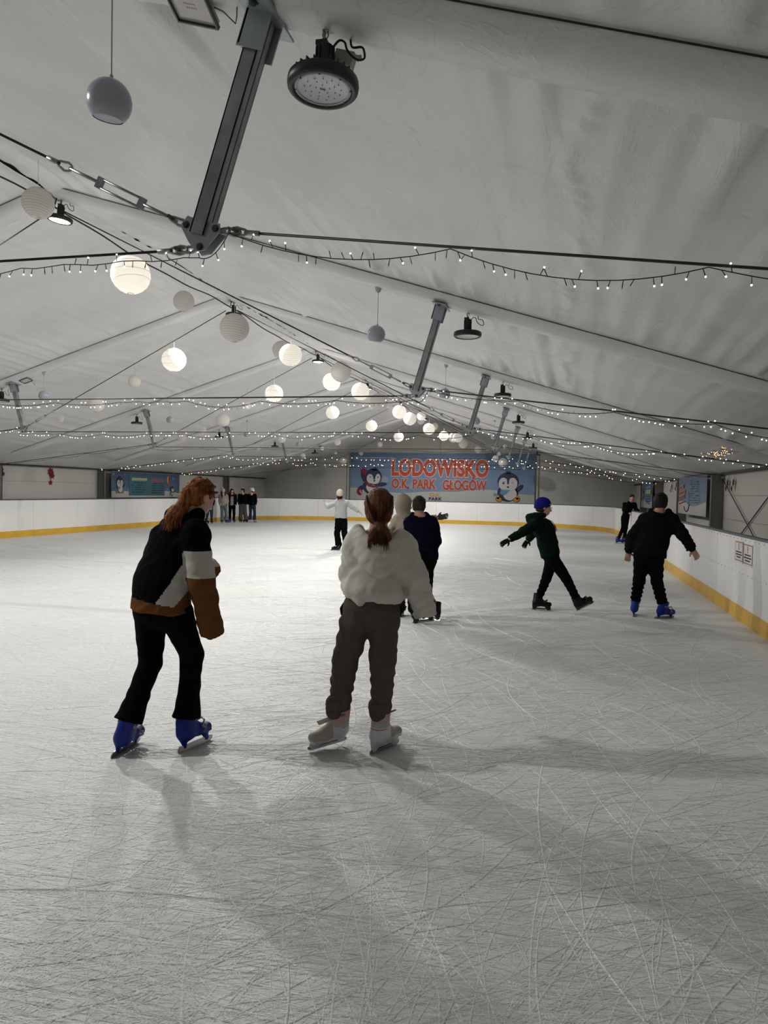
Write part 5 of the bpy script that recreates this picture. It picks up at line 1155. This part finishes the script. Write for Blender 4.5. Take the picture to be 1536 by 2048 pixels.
    t.noise(.0035*fold, .13, (.4, .3, .9), 3).noise(.0025*fold, .07, (.7, -.5, .5), 5)
    trs = t.mesh('trousers'); link('trousers', trs, trouser or C_PANT, root)
    # --- top
    g = Sdf(h); hm_ = hem if hem is not None else .55; hp = wa*(1-hm_)+pe*hm_
    gw = [x+.022 for x in tw]; gd = upper_c or (.118, .118, .125)
    g.seg(nk+V3((0, 0, -.035)), ch, (.085*s, .06*s), (gw[0]*s, gd[0]*s), side=side, k=.045); g.seg(ch, wa, (gw[0]*s, gd[0]*s), (gw[1]*s, gd[1]*s), side=side, k=.03)
    if hem != 0: g.seg(wa, hp, (gw[1]*s, gd[1]*s), (gw[2]*s, gd[2]*s), side=side, k=.03, flat=2)
    for q in 'LR':
        sh, el, wr = J['sh'+q], J['el'+q], J['wr'+q]; wr = wr+unit(wr-el)*ext['LR'.index(q)]
        g.seg(ch*.6+nk*.4, sh, .07*s, shoulder*s, k=.04); g.seg(sh, el, coat_r[0]*s, coat_r[1]*s, k=.03, ring=(.003*fold, 3.2, 1.2)); g.seg(el, wr, coat_r[1]*s, coat_r[2]*s, k=.018, flat=2, ring=(.004*fold, 4.2, .4))
    if hood: hood(g, J, F, side, nk, s)
    g.noise(.006*fold, .17, (.35, .25, .9), 11).noise(.004*fold, .10, (-.6, .4, .6), 13).noise(.002*fold, .05, (.7, .5, -.3), 17)
    if garment is None: garment = (C_BLACK, None)
    gm = g.mesh(name_top, (lambda Q: garment[1](Q, J, lx)) if garment[1] else None); go = link(name_top, gm, garment[0], root)
    if cuff is not None:
        for q in 'LR':
            cs = Sdf(min(h, .008)); el, wr = J['el'+q], J['wr'+q]; d = unit(wr-el); cs.seg(wr-d*.03, wr+d*.025, coat_r[2]*s*.86, .036*s, k=.01, flat=2); co = link('cuff', cs.mesh('cuff'), cuff, go)
    # --- hair, hats
    if hairf:
        hh = Sdf(min(h, .008)); mt = hairf(hh, HL, A, R3, f, r, u, hs, nk); ho = link('hair', hh.mesh('hair'), mt, root)
    if hatf:
        hh = Sdf(min(h, .008)); mt = hatf(hh, HL, A, R3, f, r, u, hs, nk); link('beanie' if mt in (C_BLUEH, C_KNIT, C_WKNIT) else 'hood', hh.mesh('hat'), mt, root)
    return root, J, HL, (lx, aw, F, side), go
# hair styles -------------------------------------------------------
def cap(s, HL, A, R3, front=.050, low=-.055, vol=1.0, ears=True):
    s.ell(HL(0, -.016, .030), A, R3(.083*vol, .100*vol, .090*vol), k=.01); s.ell(HL(0, -.040, -.025), A, R3(.078*vol, .072*vol, .072*vol), k=.02)
    s.ell(HL(0, .075, -.045), A, R3(.082, .085, .092), k=.010, op='s')
def short_hair(m, vol=1.0):
    def f_(s, HL, A, R3, f, r, u, hs, nk):
        cap(s, HL, A, R3, vol=vol); s.ell(HL(0, .055, .092), A, R3(.05, .04, .022), k=.02); s.ell(HL(0, -.03, -.115), A, R3(.09, .09, .055), k=.01, op='s')
        for sx in (-1, 1): s.ell(HL(sx*.086, .0, -.010), A, R3(.02, .026, .034), k=.006, op='s')
        s.noise(.004, .03, (.5, .6, .6), 4).noise(.003, .017, (.6, -.5, .6), 6); return m
    return f_
def long_hair(m):
    def f_(s, HL, A, R3, f, r, u, hs, nk):
        cap(s, HL, A, R3, vol=1.02)
        for sx in (-1, 1): s.chain([HL(sx*.07, -.01, .0), HL(sx*.085, .01, -.10), HL(sx*.08, .07, -.20), HL(sx*.075, .09, -.33)], [.03, .036, .034, .018], k=.02)
        s.chain([HL(0, -.06, -.02), HL(0, -.09, -.15), HL(0, -.08, -.25)], [.06, .065, .04], k=.02); s.noise(.004, .03, (.8, .6, .1), 4); return m
    return f_
def knit_hat(m, pom=False, tall=0.0, tilt=0):
    def f_(s, HL, A, R3, f, r, u, hs, nk):
        s.ell(HL(0, -.018, .048+tall), A, R3(.090, .106, .092), k=.01); s.seg(HL(0, -.030, .010), HL(0, -.028, .03), (.094*hs, .108*hs), (.094*hs, .108*hs), side=r, k=.01)
        s.cut(HL(0, -.0, .006), -unit(u*1.0+f*(-.34))); s.noise(.0015, .012, (.6, .6, .1), 4)
        if pom: s.ell(HL(.01, -.04, .165), A, R3(.035, .035, .035), k=.01)
        return m
    return f_
def hood_up(m):
    def f_(s, HL, A, R3, f, r, u, hs, nk):
        s.ell(HL(0, -.022, .022), A, R3(.105, .120, .118), k=.01); s.ell(HL(0, -.05, .09), A, R3(.06, .07, .06), k=.03); s.seg(HL(0, -.03, -.06), nk-V3((0, 0, .03)), .085*hs, .10*hs, k=.03)
        s.ell(HL(0, .10, -.01), A, R3(.062, .085, .085), k=.012, op='s'); return m
    return f_
def hood_down(rad=.030, drop=.12, back=.09, wide=.115, h2=.0):
    def f_(g, J, F, side, nk, s):
        n = 12; pts = []
        for i in range(n+1):
            a = PI*(-.12+1.24*i/n); pts.append(nk+side*wide*s*math.cos(a)+(-F)*(back*s*max(math.sin(a), -.3)+.0)-V3((0, 0, 1))*(drop*s*max(math.sin(a), 0)**1.5-.015-h2))
        g.chain(pts, [rad*s*(.8+.35*math.sin(PI*i/n)) for i in range(n+1)], k=.02)
        p2 = [p-V3((0, 0, .05*s))*math.sin(PI*i/n)+F*.01 for i, p in enumerate(pts)]; g.chain(p2[2:-2], [rad*s*1.0]*(n-3), k=.03)
        g.ell(nk+V3((0, 0, .03))-F*.035*s, np.eye(3), (.075*s, .06*s, .06*s), k=.02, op='s')
    return f_
# ================================================================== THE SKATERS
DN = V3((0, 0, 1))
# --- girl in the colour-blocked jacket
def jacket_c(Q, J, lx):
    u = Q @ lx; v = Q[:, 2]; m = np.zeros(len(Q), int)
    yb = 1.187+(u-.169)*(1.157-.837)/(.169+.043); yw = .967+(u-.163)*(.937-.814)/(.163-.049)
    m[v < yb] = 1; m[v < yw] = 2; m[v > 1.165] = 0; m[v < .905-.17*(u+.15)] = 2
    for q in 'LR':
        d1, t1 = dist_seg(Q, J['sh'+q]*.55+J['el'+q]*.45, J['el'+q]); d2, t2 = dist_seg(Q, J['el'+q], J['wr'+q]); a = (np.minimum(d1, d2) < .088)
        if q == 'R': a |= (u > .168) & (v < 1.16)
        vv = v; lim = (1.185, 1.035)
        m[a & (vv > lim[0])] = 0; m[a & (vv <= lim[0]) & (vv > lim[1])] = 1; m[a & (vv <= lim[1])] = 2
    return m
def girl1_hair(s, HL, A, R3, f, r, u, hs, nk):
    cap(s, HL, A, R3, vol=1.0); s.ell(HL(.082, .01, -.012), A, R3(.02, .03, .034), k=.006, op='s'); s.ell(HL(0, -.01, -.125), A, R3(.09, .075, .06), k=.01, op='s')
    b0 = HL(0, -.105, -.005); D = P['g1']; lx = V3((D['aw'][1], -D['aw'][0], 0)); aw = V3(D['aw'])
    pt = lambda x, z, a: lx*x+aw*a+V3((0, 0, z))
    s.chain([b0, pt(.110, 1.425, -.03), pt(.072, 1.40, -.06), pt(.052, 1.365, -.085), pt(.044, 1.33, -.09)], [.024, .032, .036, .030, .014], k=.03)
    s.chain([b0, pt(.10, 1.405, -.06), pt(.080, 1.37, -.09), pt(.072, 1.345, -.10)], [.018, .026, .026, .014], k=.03)
    s.noise(.0045, .022, (.5, .5, .75), 4).noise(.003, .013, (.6, -.3, .7), 8); return M_GINGER
g1, J, HL, fr_, go = person('g1', 'girl with ginger ponytail in black, white and brown jacket leaning forward on blue skates', .008, None, 42, 30, -24,
    toes=(60, 45), skin=M_SKINP, torso=(.160, .155, .170), upper_c=(.125, .140, .155), legs=(.094, .066, .058), flare=(.062, .082), garment=([C_BLACK, C_WHITE, C_BROWN], jacket_c), name_top='jacket',
    hood=hood_down(.034, .06, .075, .10, .02), hairf=girl1_hair, hem=1.12, coat_r=(.080, .076, .068), hands=({'curl': .6}, {'curl': .9}), fold=.8, shoulder=.085, glove=C_GLOVE, ext=(.06, .13), hsc=.92)
m = MB(); c = HL(0, -.108, -.006); m.lathe([(.024, -.01), (.032, 0), (.024, .01)], c, 14, 0, look_R(HL(0, -1, .0)-HL(0, 0, 0))); m.build('hair_tie', M_BLACK, g1)
def strands(root, mt, paths, n, spread, name='hair_strand', seed=3):
    rs = random.Random(seed); m = MB()
    for k in range(n):
        pth = rs.choice(paths); o = Vector((rs.gauss(0, 1), rs.gauss(0, 1), rs.gauss(0, 1)))*spread; o2 = Vector((rs.gauss(0, 1), rs.gauss(0, 1), rs.gauss(0, 1)))*spread*1.2
        pts = [Vector(p)+o*(.5+.5*i/len(pth))+o2*(i/len(pth))**2 for i, p in enumerate(pth)]
        sm = []
        for i in range(len(pts)-1):
            for t in (0, .33, .66): sm.append(pts[i].lerp(pts[i+1], t))
        sm.append(pts[-1]); m.tube(sm, .0011, 3, cap=False)
    o = m.build(name, mt, root); o['kind'] = 'stuff'
lx, aw, F, side = fr_; pt = lambda x, z, a: lx*x+aw*a+V3((0, 0, z))
strands(g1, M_GINGER, [[HL(0, -.105, -.005), pt(.11, 1.44, -.05), pt(.065, 1.41, -.09), pt(.04, 1.37, -.11), pt(.032, 1.315, -.12)], [HL(0, -.1, 0), pt(.10, 1.42, -.08), pt(.075, 1.37, -.12), pt(.065, 1.325, -.12)]], 160, .014)
strands(g1, M_GINGER, [[HL(.06, .07, .07), HL(.085, .03, .05), HL(.085, -.04, .02), HL(.02, -.11, -.005)], [HL(.03, .06, .10), HL(.075, .0, .09), HL(.085, -.06, .04), HL(.01, -.11, 0)], [HL(.0, .05, .118), HL(.05, -.03, .118), HL(.06, -.09, .06), HL(.0, -.11, 0)], [HL(-.03, .05, .12), HL(-.01, -.05, .12), HL(.02, -.10, .07), HL(.0, -.11, 0)]], 150, .005, seed=5)
# --- girl in the cream hoodie
def girl2_hood(g, J, F, side, nk, s):
    # wide draped hood lying open over the shoulders
    n = 16; pts = []
    for i in range(n+1):
        a = PI*(-.10+1.20*i/n); sn = max(math.sin(a), -.3); pts.append(nk+side*(.120)*math.cos(a)-F*(.135*sn+.01)+V3((0, 0, .012-.085*max(sn, 0)**1.3+(.022 if math.cos(a) < 0 else 0)*abs(math.cos(a)))))
    g.chain(pts, [.021+.006*math.sin(PI*i/n) for i in range(n+1)], k=.015)
    q = [p-V3((0, 0, 1))*(.055*math.sin(PI*i/n)+.01)-F*.028*math.sin(PI*i/n) for i, p in enumerate(pts)]; g.chain(q[1:-1], [.034]*(n-1), k=.018)
    q = [p-V3((0, 0, 1))*(.108*math.sin(PI*i/n)+.015)-F*.016*math.sin(PI*i/n) for i, p in enumerate(pts)]; g.chain(q[2:-2], [.034]*(n-3), k=.022)
    g.ell(nk+V3((0, 0, .045))-F*.060, np.eye(3), (.097, .085, .080), k=.015, op='s')
    # blouson bulge over the hem and folds on the left flank
    pe, wa = J['pel'], J['waist']; hp = wa*.45+pe*.55
    for i in range(13):
        a = 2*PI*i/12; g.seg(hp+side*.150*math.cos(a)+F*.11*math.sin(a)+V3((0, 0, .040-.02*math.cos(a))), hp+side*.150*math.cos(a+.55)+F*.11*math.sin(a+.55)+V3((0, 0, .040-.02*math.cos(a+.55))), .036, k=.03)
    c = wa-side*.145; g.seg(c+V3((0, 0, .10)), c-F*.09+side*.06+V3((0, 0, .02)), .020, k=.03); g.seg(c+V3((0, 0, .03)), c-F*.10+side*.10-V3((0, 0, .06)), .020, k=.02); g.seg(c-side*.01+V3((0, 0, -.03)), c-F*.10+side*.06-V3((0, 0, .10)), .022, k=.02)
def girl2_hair(s, HL, A, R3, f, r, u, hs, nk):
    s.ell(HL(0, -.020, .022), A, R3(.083, .098, .096), k=.01); s.ell(HL(0, -.02, .03), A, R3(.080, .095, .09), k=.02); s.ell(HL(0, -.030, -.035), A, R3(.074, .080, .060), k=.02); s.ell(HL(0, .118, -.04), A, R3(.14, .095, .12), k=.02, op='s')
    for sx in (-1, 1): s.ell(HL(sx*.084, .005, -.020), A, R3(.018, .022, .026), k=.005, op='s')
    b0 = HL(0, -.085, -.078); s.chain([b0, HL(.005, -.10, -.115), HL(.01, -.105, -.16), HL(.008, -.10, -.195)], [.020, .036, .050, .044], k=.02); s.chain([b0, HL(-.025, -.10, -.13), HL(-.050, -.095, -.175)], [.016, .025, .022], k=.02)
    s.chain([b0, HL(.03, -.10, -.13), HL(.052, -.095, -.175)], [.016, .025, .022], k=.02); s.noise(.0035, .020, (.9, .3, .15), 4).noise(.0025, .011, (.9, -.2, .1), 8); return M_AUBURN
g2, J, HL, fr_, go = person('g2', 'girl seen from behind in oversized cream hoodie, taupe joggers and pink and white skates', .008, None, 90, 90, 0,
    toes=(212, 48), sk={'L': dict(pitch=-5, dz=.016, dy=.03, dx=.01)}, torso=(.150, .145, .155), upper_c=(.125, .125, .125), legs=(.090, .076, .060), kneering=.004, garment=(C_CREAM, None), trouser=C_TAUPE, sole='white', skin=M_SKINP,
    hood=girl2_hood, hairf=girl2_hair, hem=.66, coat_r=(.085, .078, .066), hands=({'curl': .8}, {'curl': .9}), fold=1.0, shoulder=.080, ext=(.03, .13))
m = MB(); m.lathe([(.020, -.008), (.028, 0), (.020, .008)], HL(0, -.088, -.085), 14, 0, look_R(HL(0, -.4, -1)-HL(0, 0, 0))); m.build('hair_tie', M_BLACK, g2)
strands(g2, M_AUBURN, [[HL(x, .03, .105-abs(x)*.4), HL(x*1.25, -.06, .09-abs(x)*.3), HL(x*1.1, -.112, .02), HL(x*.5, -.105, -.05), HL(0, -.09, -.085)] for x in (-.06, -.035, -.01, .01, .035, .06)], 260, .004, seed=6)
strands(g2, M_AUBURN, [[HL(0, -.09, -.085), HL(x*.6, -.145, -.13), HL(x, -.155, -.17), HL(x*1.05, -.14, -.225)] for x in (-.05, -.02, .01, .04)], 200, .009, seed=8)
for q in 'LR':     # ribbed ankle cuffs with the gathered fabric
    kn, an = J['kn'+q], J['an'+q]; d = unit(an-kn); s_ = Sdf(.008)
    s_.seg(an-d*.035, an+d*.005, .060, .050, k=.01, ring=(.004, 2.2, 1)); link('ankle_cuff', s_.mesh('ankle_cuff'), C_PANT if False else C_TAUPE, g2)
for sx in (-1, 1):
    m = MB(); c = J['pel']+side*0; m.tube([J['pel']+fr_[3]*.155*sx+V3((0, 0, .02)), J['pel']+fr_[3]*.172*sx+V3((0, 0, -.01)), J['pel']+fr_[3]*.165*sx+V3((0, 0, -.045))], .012, 8); m.build('pocket_edge', C_PANT, g2)
# --- boy in navy and his beige companion
person('nv', 'boy in long navy jacket seen from behind, close beside the beige hooded skater', .012, None, 92, 88, -8, s=.96, toes=(160, 188),
    sk={'R': dict(pitch=-9, dz=.022), 'L': dict()}, torso=(.175, .165, .165), legs=(.082, .062, .052), kneering=.006, garment=(C_NAVY, None), name_top='jacket', hood=hood_down(.03, .03, .05, .08), hairf=short_hair(M_BRH), hem=1.0, coat_r=(.076, .066, .056), sole='black', hands=({'curl': .6}, {'curl': .6}))
person('bg', 'skater in beige hooded top behind the navy jacket, arm stretched out in a glove', .012, None, 70, 25, -5, s=.95, toes=(80, 80),
    torso=(.15, .14, .15), garment=(C_BEIGE, None), name_top='hoodie', hatf=hood_up(C_BEIGE), hem=.8, sole='black', coat_r=(.068, .055, .046), hands=(None, {'curl': .15, 'palm': (0, 0, -1), 'thumb': (0, 0, 1)}), glove=C_PGREY, skin=M_SKINP)
# --- far girl
_, J, HL, fr_, _ = person('fr', 'child in grey hoodie, cream beanie and wide black trousers skating with both arms out', .013, None, 90, 90, 0, s=.95, toes=(150, 40),
    torso=(.145, .135, .145), garment=(C_GREY, None), hood=hood_down(.03, .10, .07, .09), hatf=knit_hat(C_KNIT, tall=.02), hairf=lambda s, HL, A, R3, f, r, u, hs, nk: (cap(s, HL, A, R3), s.ell(HL(0, -.04, -.07), A, R3(.075, .06, .05), k=.02), M_BLKH)[-1], hem=.75, legs=(.085, .075, .080), flare=(.078, .092), sole='black', coat_r=(.072, .064, .052), hands=({'curl': .9, 'd': (0, 0, .6)}, {'curl': .3}))
# --- boy in the green hoodie
gb_, J, HL, fr_, go = person('gr', 'boy in dark green hoodie and royal blue beanie leaning back with one skate kicked forward', .010, None, 4, 12, -8, s=.97, toes=(0, 2),
    sk={'R': dict(pitch=30, dz=.082, dx=-.0)}, skin=M_SKINP, torso=(.135, .128, .135), upper_c=(.135, .135, .130), legs=(.086, .064, .048), kneering=.006, garment=(C_GREEN, None), hatf=knit_hat(C_BLUEH), hem=1.05, sole='black', coat_r=(.076, .064, .046), hands=({'curl': .5}, {'curl': .5}), glove=C_GLOVE,
    hood=hood_down(.038, .03, .15, .10, .03), hairf=lambda s, HL, A, R3, f, r, u, hs, nk: (cap(s, HL, A, R3, vol=.97), s.ell(HL(0, -.03, -.115), A, R3(.09, .09, .055), k=.01, op='s'), M_BRH)[-1])
m = MB(); 
for sx in (-1, 1):
    c = HL(sx*.032, .100, .004); m.tube([c+(HL(math.cos(a)*.022, 0, math.sin(a)*.017)-HL(0, 0, 0)) for a in np.linspace(0, 2*PI, 17)], .0014, 5, cap=False); m.tube([HL(sx*.054, .098, .006), HL(sx*.078, .05, .006), HL(sx*.08, -.01, .004)], .0014, 5)
m.tube([HL(-.010, .104, .006), HL(.010, .104, .006)], .0014, 5); m.build('glasses', M_BOLT, gb_)
m = MB(); ck = J['chest']+fr_[2]*.142
m.tube([J['neck']+fr_[2]*.09+V3((0, 0, -.02)), J['neck']+fr_[2]*.15+V3((0, 0, -.03)), J['neck']+fr_[2]*.20+V3((0, 0, -.10)), J['neck']+fr_[2]*.215+V3((0, 0, -.16))], .004, 6); m.build('drawstring', C_PGREY, go)
m = MB(); R = look_R(fr_[2]); 
for i in range(7): m.box(Vector(ck)+Vector(fr_[3])*random.uniform(-.05, .06)+Vector((0, 0, .03-.02*i))+Vector(fr_[2])*(.002*i), (.05, .03, .012), Matrix.Rotation(random.uniform(-.3, .3), 3, 'Z') @ Matrix((Vector(fr_[3]), Vector((0, 0, 1)), Vector(fr_[2]))).transposed())
m.build('chest_print', C_ORANGE, go)
m = MB(); m.box(HL(.070, .063, .052), (.004, .020, .012), look_R(HL(0, 0, 1)-HL(0, 0, 0), HL(.6, .8, 0)-HL(0, 0, 0))); m.build('beanie_patch', C_WKNIT, gb_)
# --- boy in charcoal hoodie seen from behind at the right
person('bl', 'boy in charcoal hoodie seen from behind near the right boards, arms held out, blue skates', .009, None, 95, 88, -6, s=1.02, toes=(88, 38), torso=(.172, .172, .178), upper_c=(.135, .14, .14), legs=(.098, .072, .062), kneering=.009,
    garment=(C_CHAR, None), hairf=short_hair(M_BLKH, 1.04), hood=hood_down(.036, .05, .07, .10), hem=.95, coat_r=(.086, .076, .060), cuff=C_CHAR, hands=({'curl': .35, 'palm': (0, 1, 0), 'thumb': (1, 0, 0), 'd': (.15, 0, -.2)}, {'curl': .9, 'palm': (-1, 0, -.3), 'thumb': (0, .3, -1)}), fold=1.2, shoulder=.090)
# --- boy leaning on the right boards in the distance
person('ln', 'boy in black leaning on the right boards far away, facing the camera, blue skates', .013, None, -25, -75, 0, s=.97, toes=(15, 0), skin=M_SKINP, torso=(.145, .135, .14), legs=(.078, .058, .050), kneering=.005, garment=(C_BLACK, None), name_top='jacket',
    hairf=short_hair(M_BLKH), hood=hood_down(.03, .02, .05, .08), hem=.8, hands=({'curl': .6}, {'curl': .6}))
# --- the group by the far left boards
far = dict(h=.016, facefeat=True, fold=.6)
person('ga', 'girl in cream pompom hat and beige top, first from left in the far group', face=-80, hface=-70, st=None, s=.92, toes=(-60, -110), garment=(C_BEIGE, None), trouser=C_JEANG, flare=(.072, .088), hairf=long_hair(M_BLKH), hatf=knit_hat(C_KNIT, pom=True), hem=.9, skin=M_SKINP, sole='blue', **far)
person('gb', 'girl with long dark hair in open black jacket over lilac top, far group', face=-85, hface=-80, st=None, s=.93, toes=(-70, -115), garment=([C_BLACK, C_LILAC], lambda Q, J, lx: ((np.abs((Q-J['chest']) @ lx) < .062) & ((Q-J['chest']) @ V3(P['gb']['aw']) < -.03) & (Q[:, 2] < 1.16) & (Q[:, 2] > .7)).astype(int)), name_top='jacket', trouser=C_PANT, hairf=long_hair(M_BLKH), hem=1.0, sole='blue', **far)
person('gc', 'short-haired skater in black top and wide grey trousers, third in the far group', face=-120, hface=-150, st=None, s=.95, toes=(-150, -60), garment=(C_BLACK, None), name_top='sweater', trouser=C_PGREY, flare=(.088, .098), legs=(.095, .09, .09), hairf=short_hair(M_BRH), hem=.6, sole='black', **far)
person('gd', 'skater in white knit hat, black jacket and dark jeans, rightmost of the far group', face=165, hface=175, st=None, s=.93, toes=(-40, -20), garment=(C_BLACK, None), name_top='jacket', trouser=C_JEANB, flare=(.075, .085), hatf=knit_hat(C_WKNIT, tall=.02), hairf=short_hair(M_BLKH), hem=1.0, sole='white', **far)
person('gh', 'skater in teal jeans mostly hidden behind the head of the girl with ginger hair', face=60, hface=60, st=None, s=.92, toes=(70, 50), garment=(C_BLACK, None), name_top='jacket', trouser=C_JEANT, hairf=short_hair(M_BRH), hem=.9, sole='black', **far)
m = MB(); m.box((-1.62, 5.62, .006), (.016, .010, .012)); m.sphere((-1.613, 5.626, .008), .008, 6); o = m.build('rubber_crumb', M_BLACK); tag(o, 'tiny dark crumb lying on the ice between the two nearest girls', 'debris')
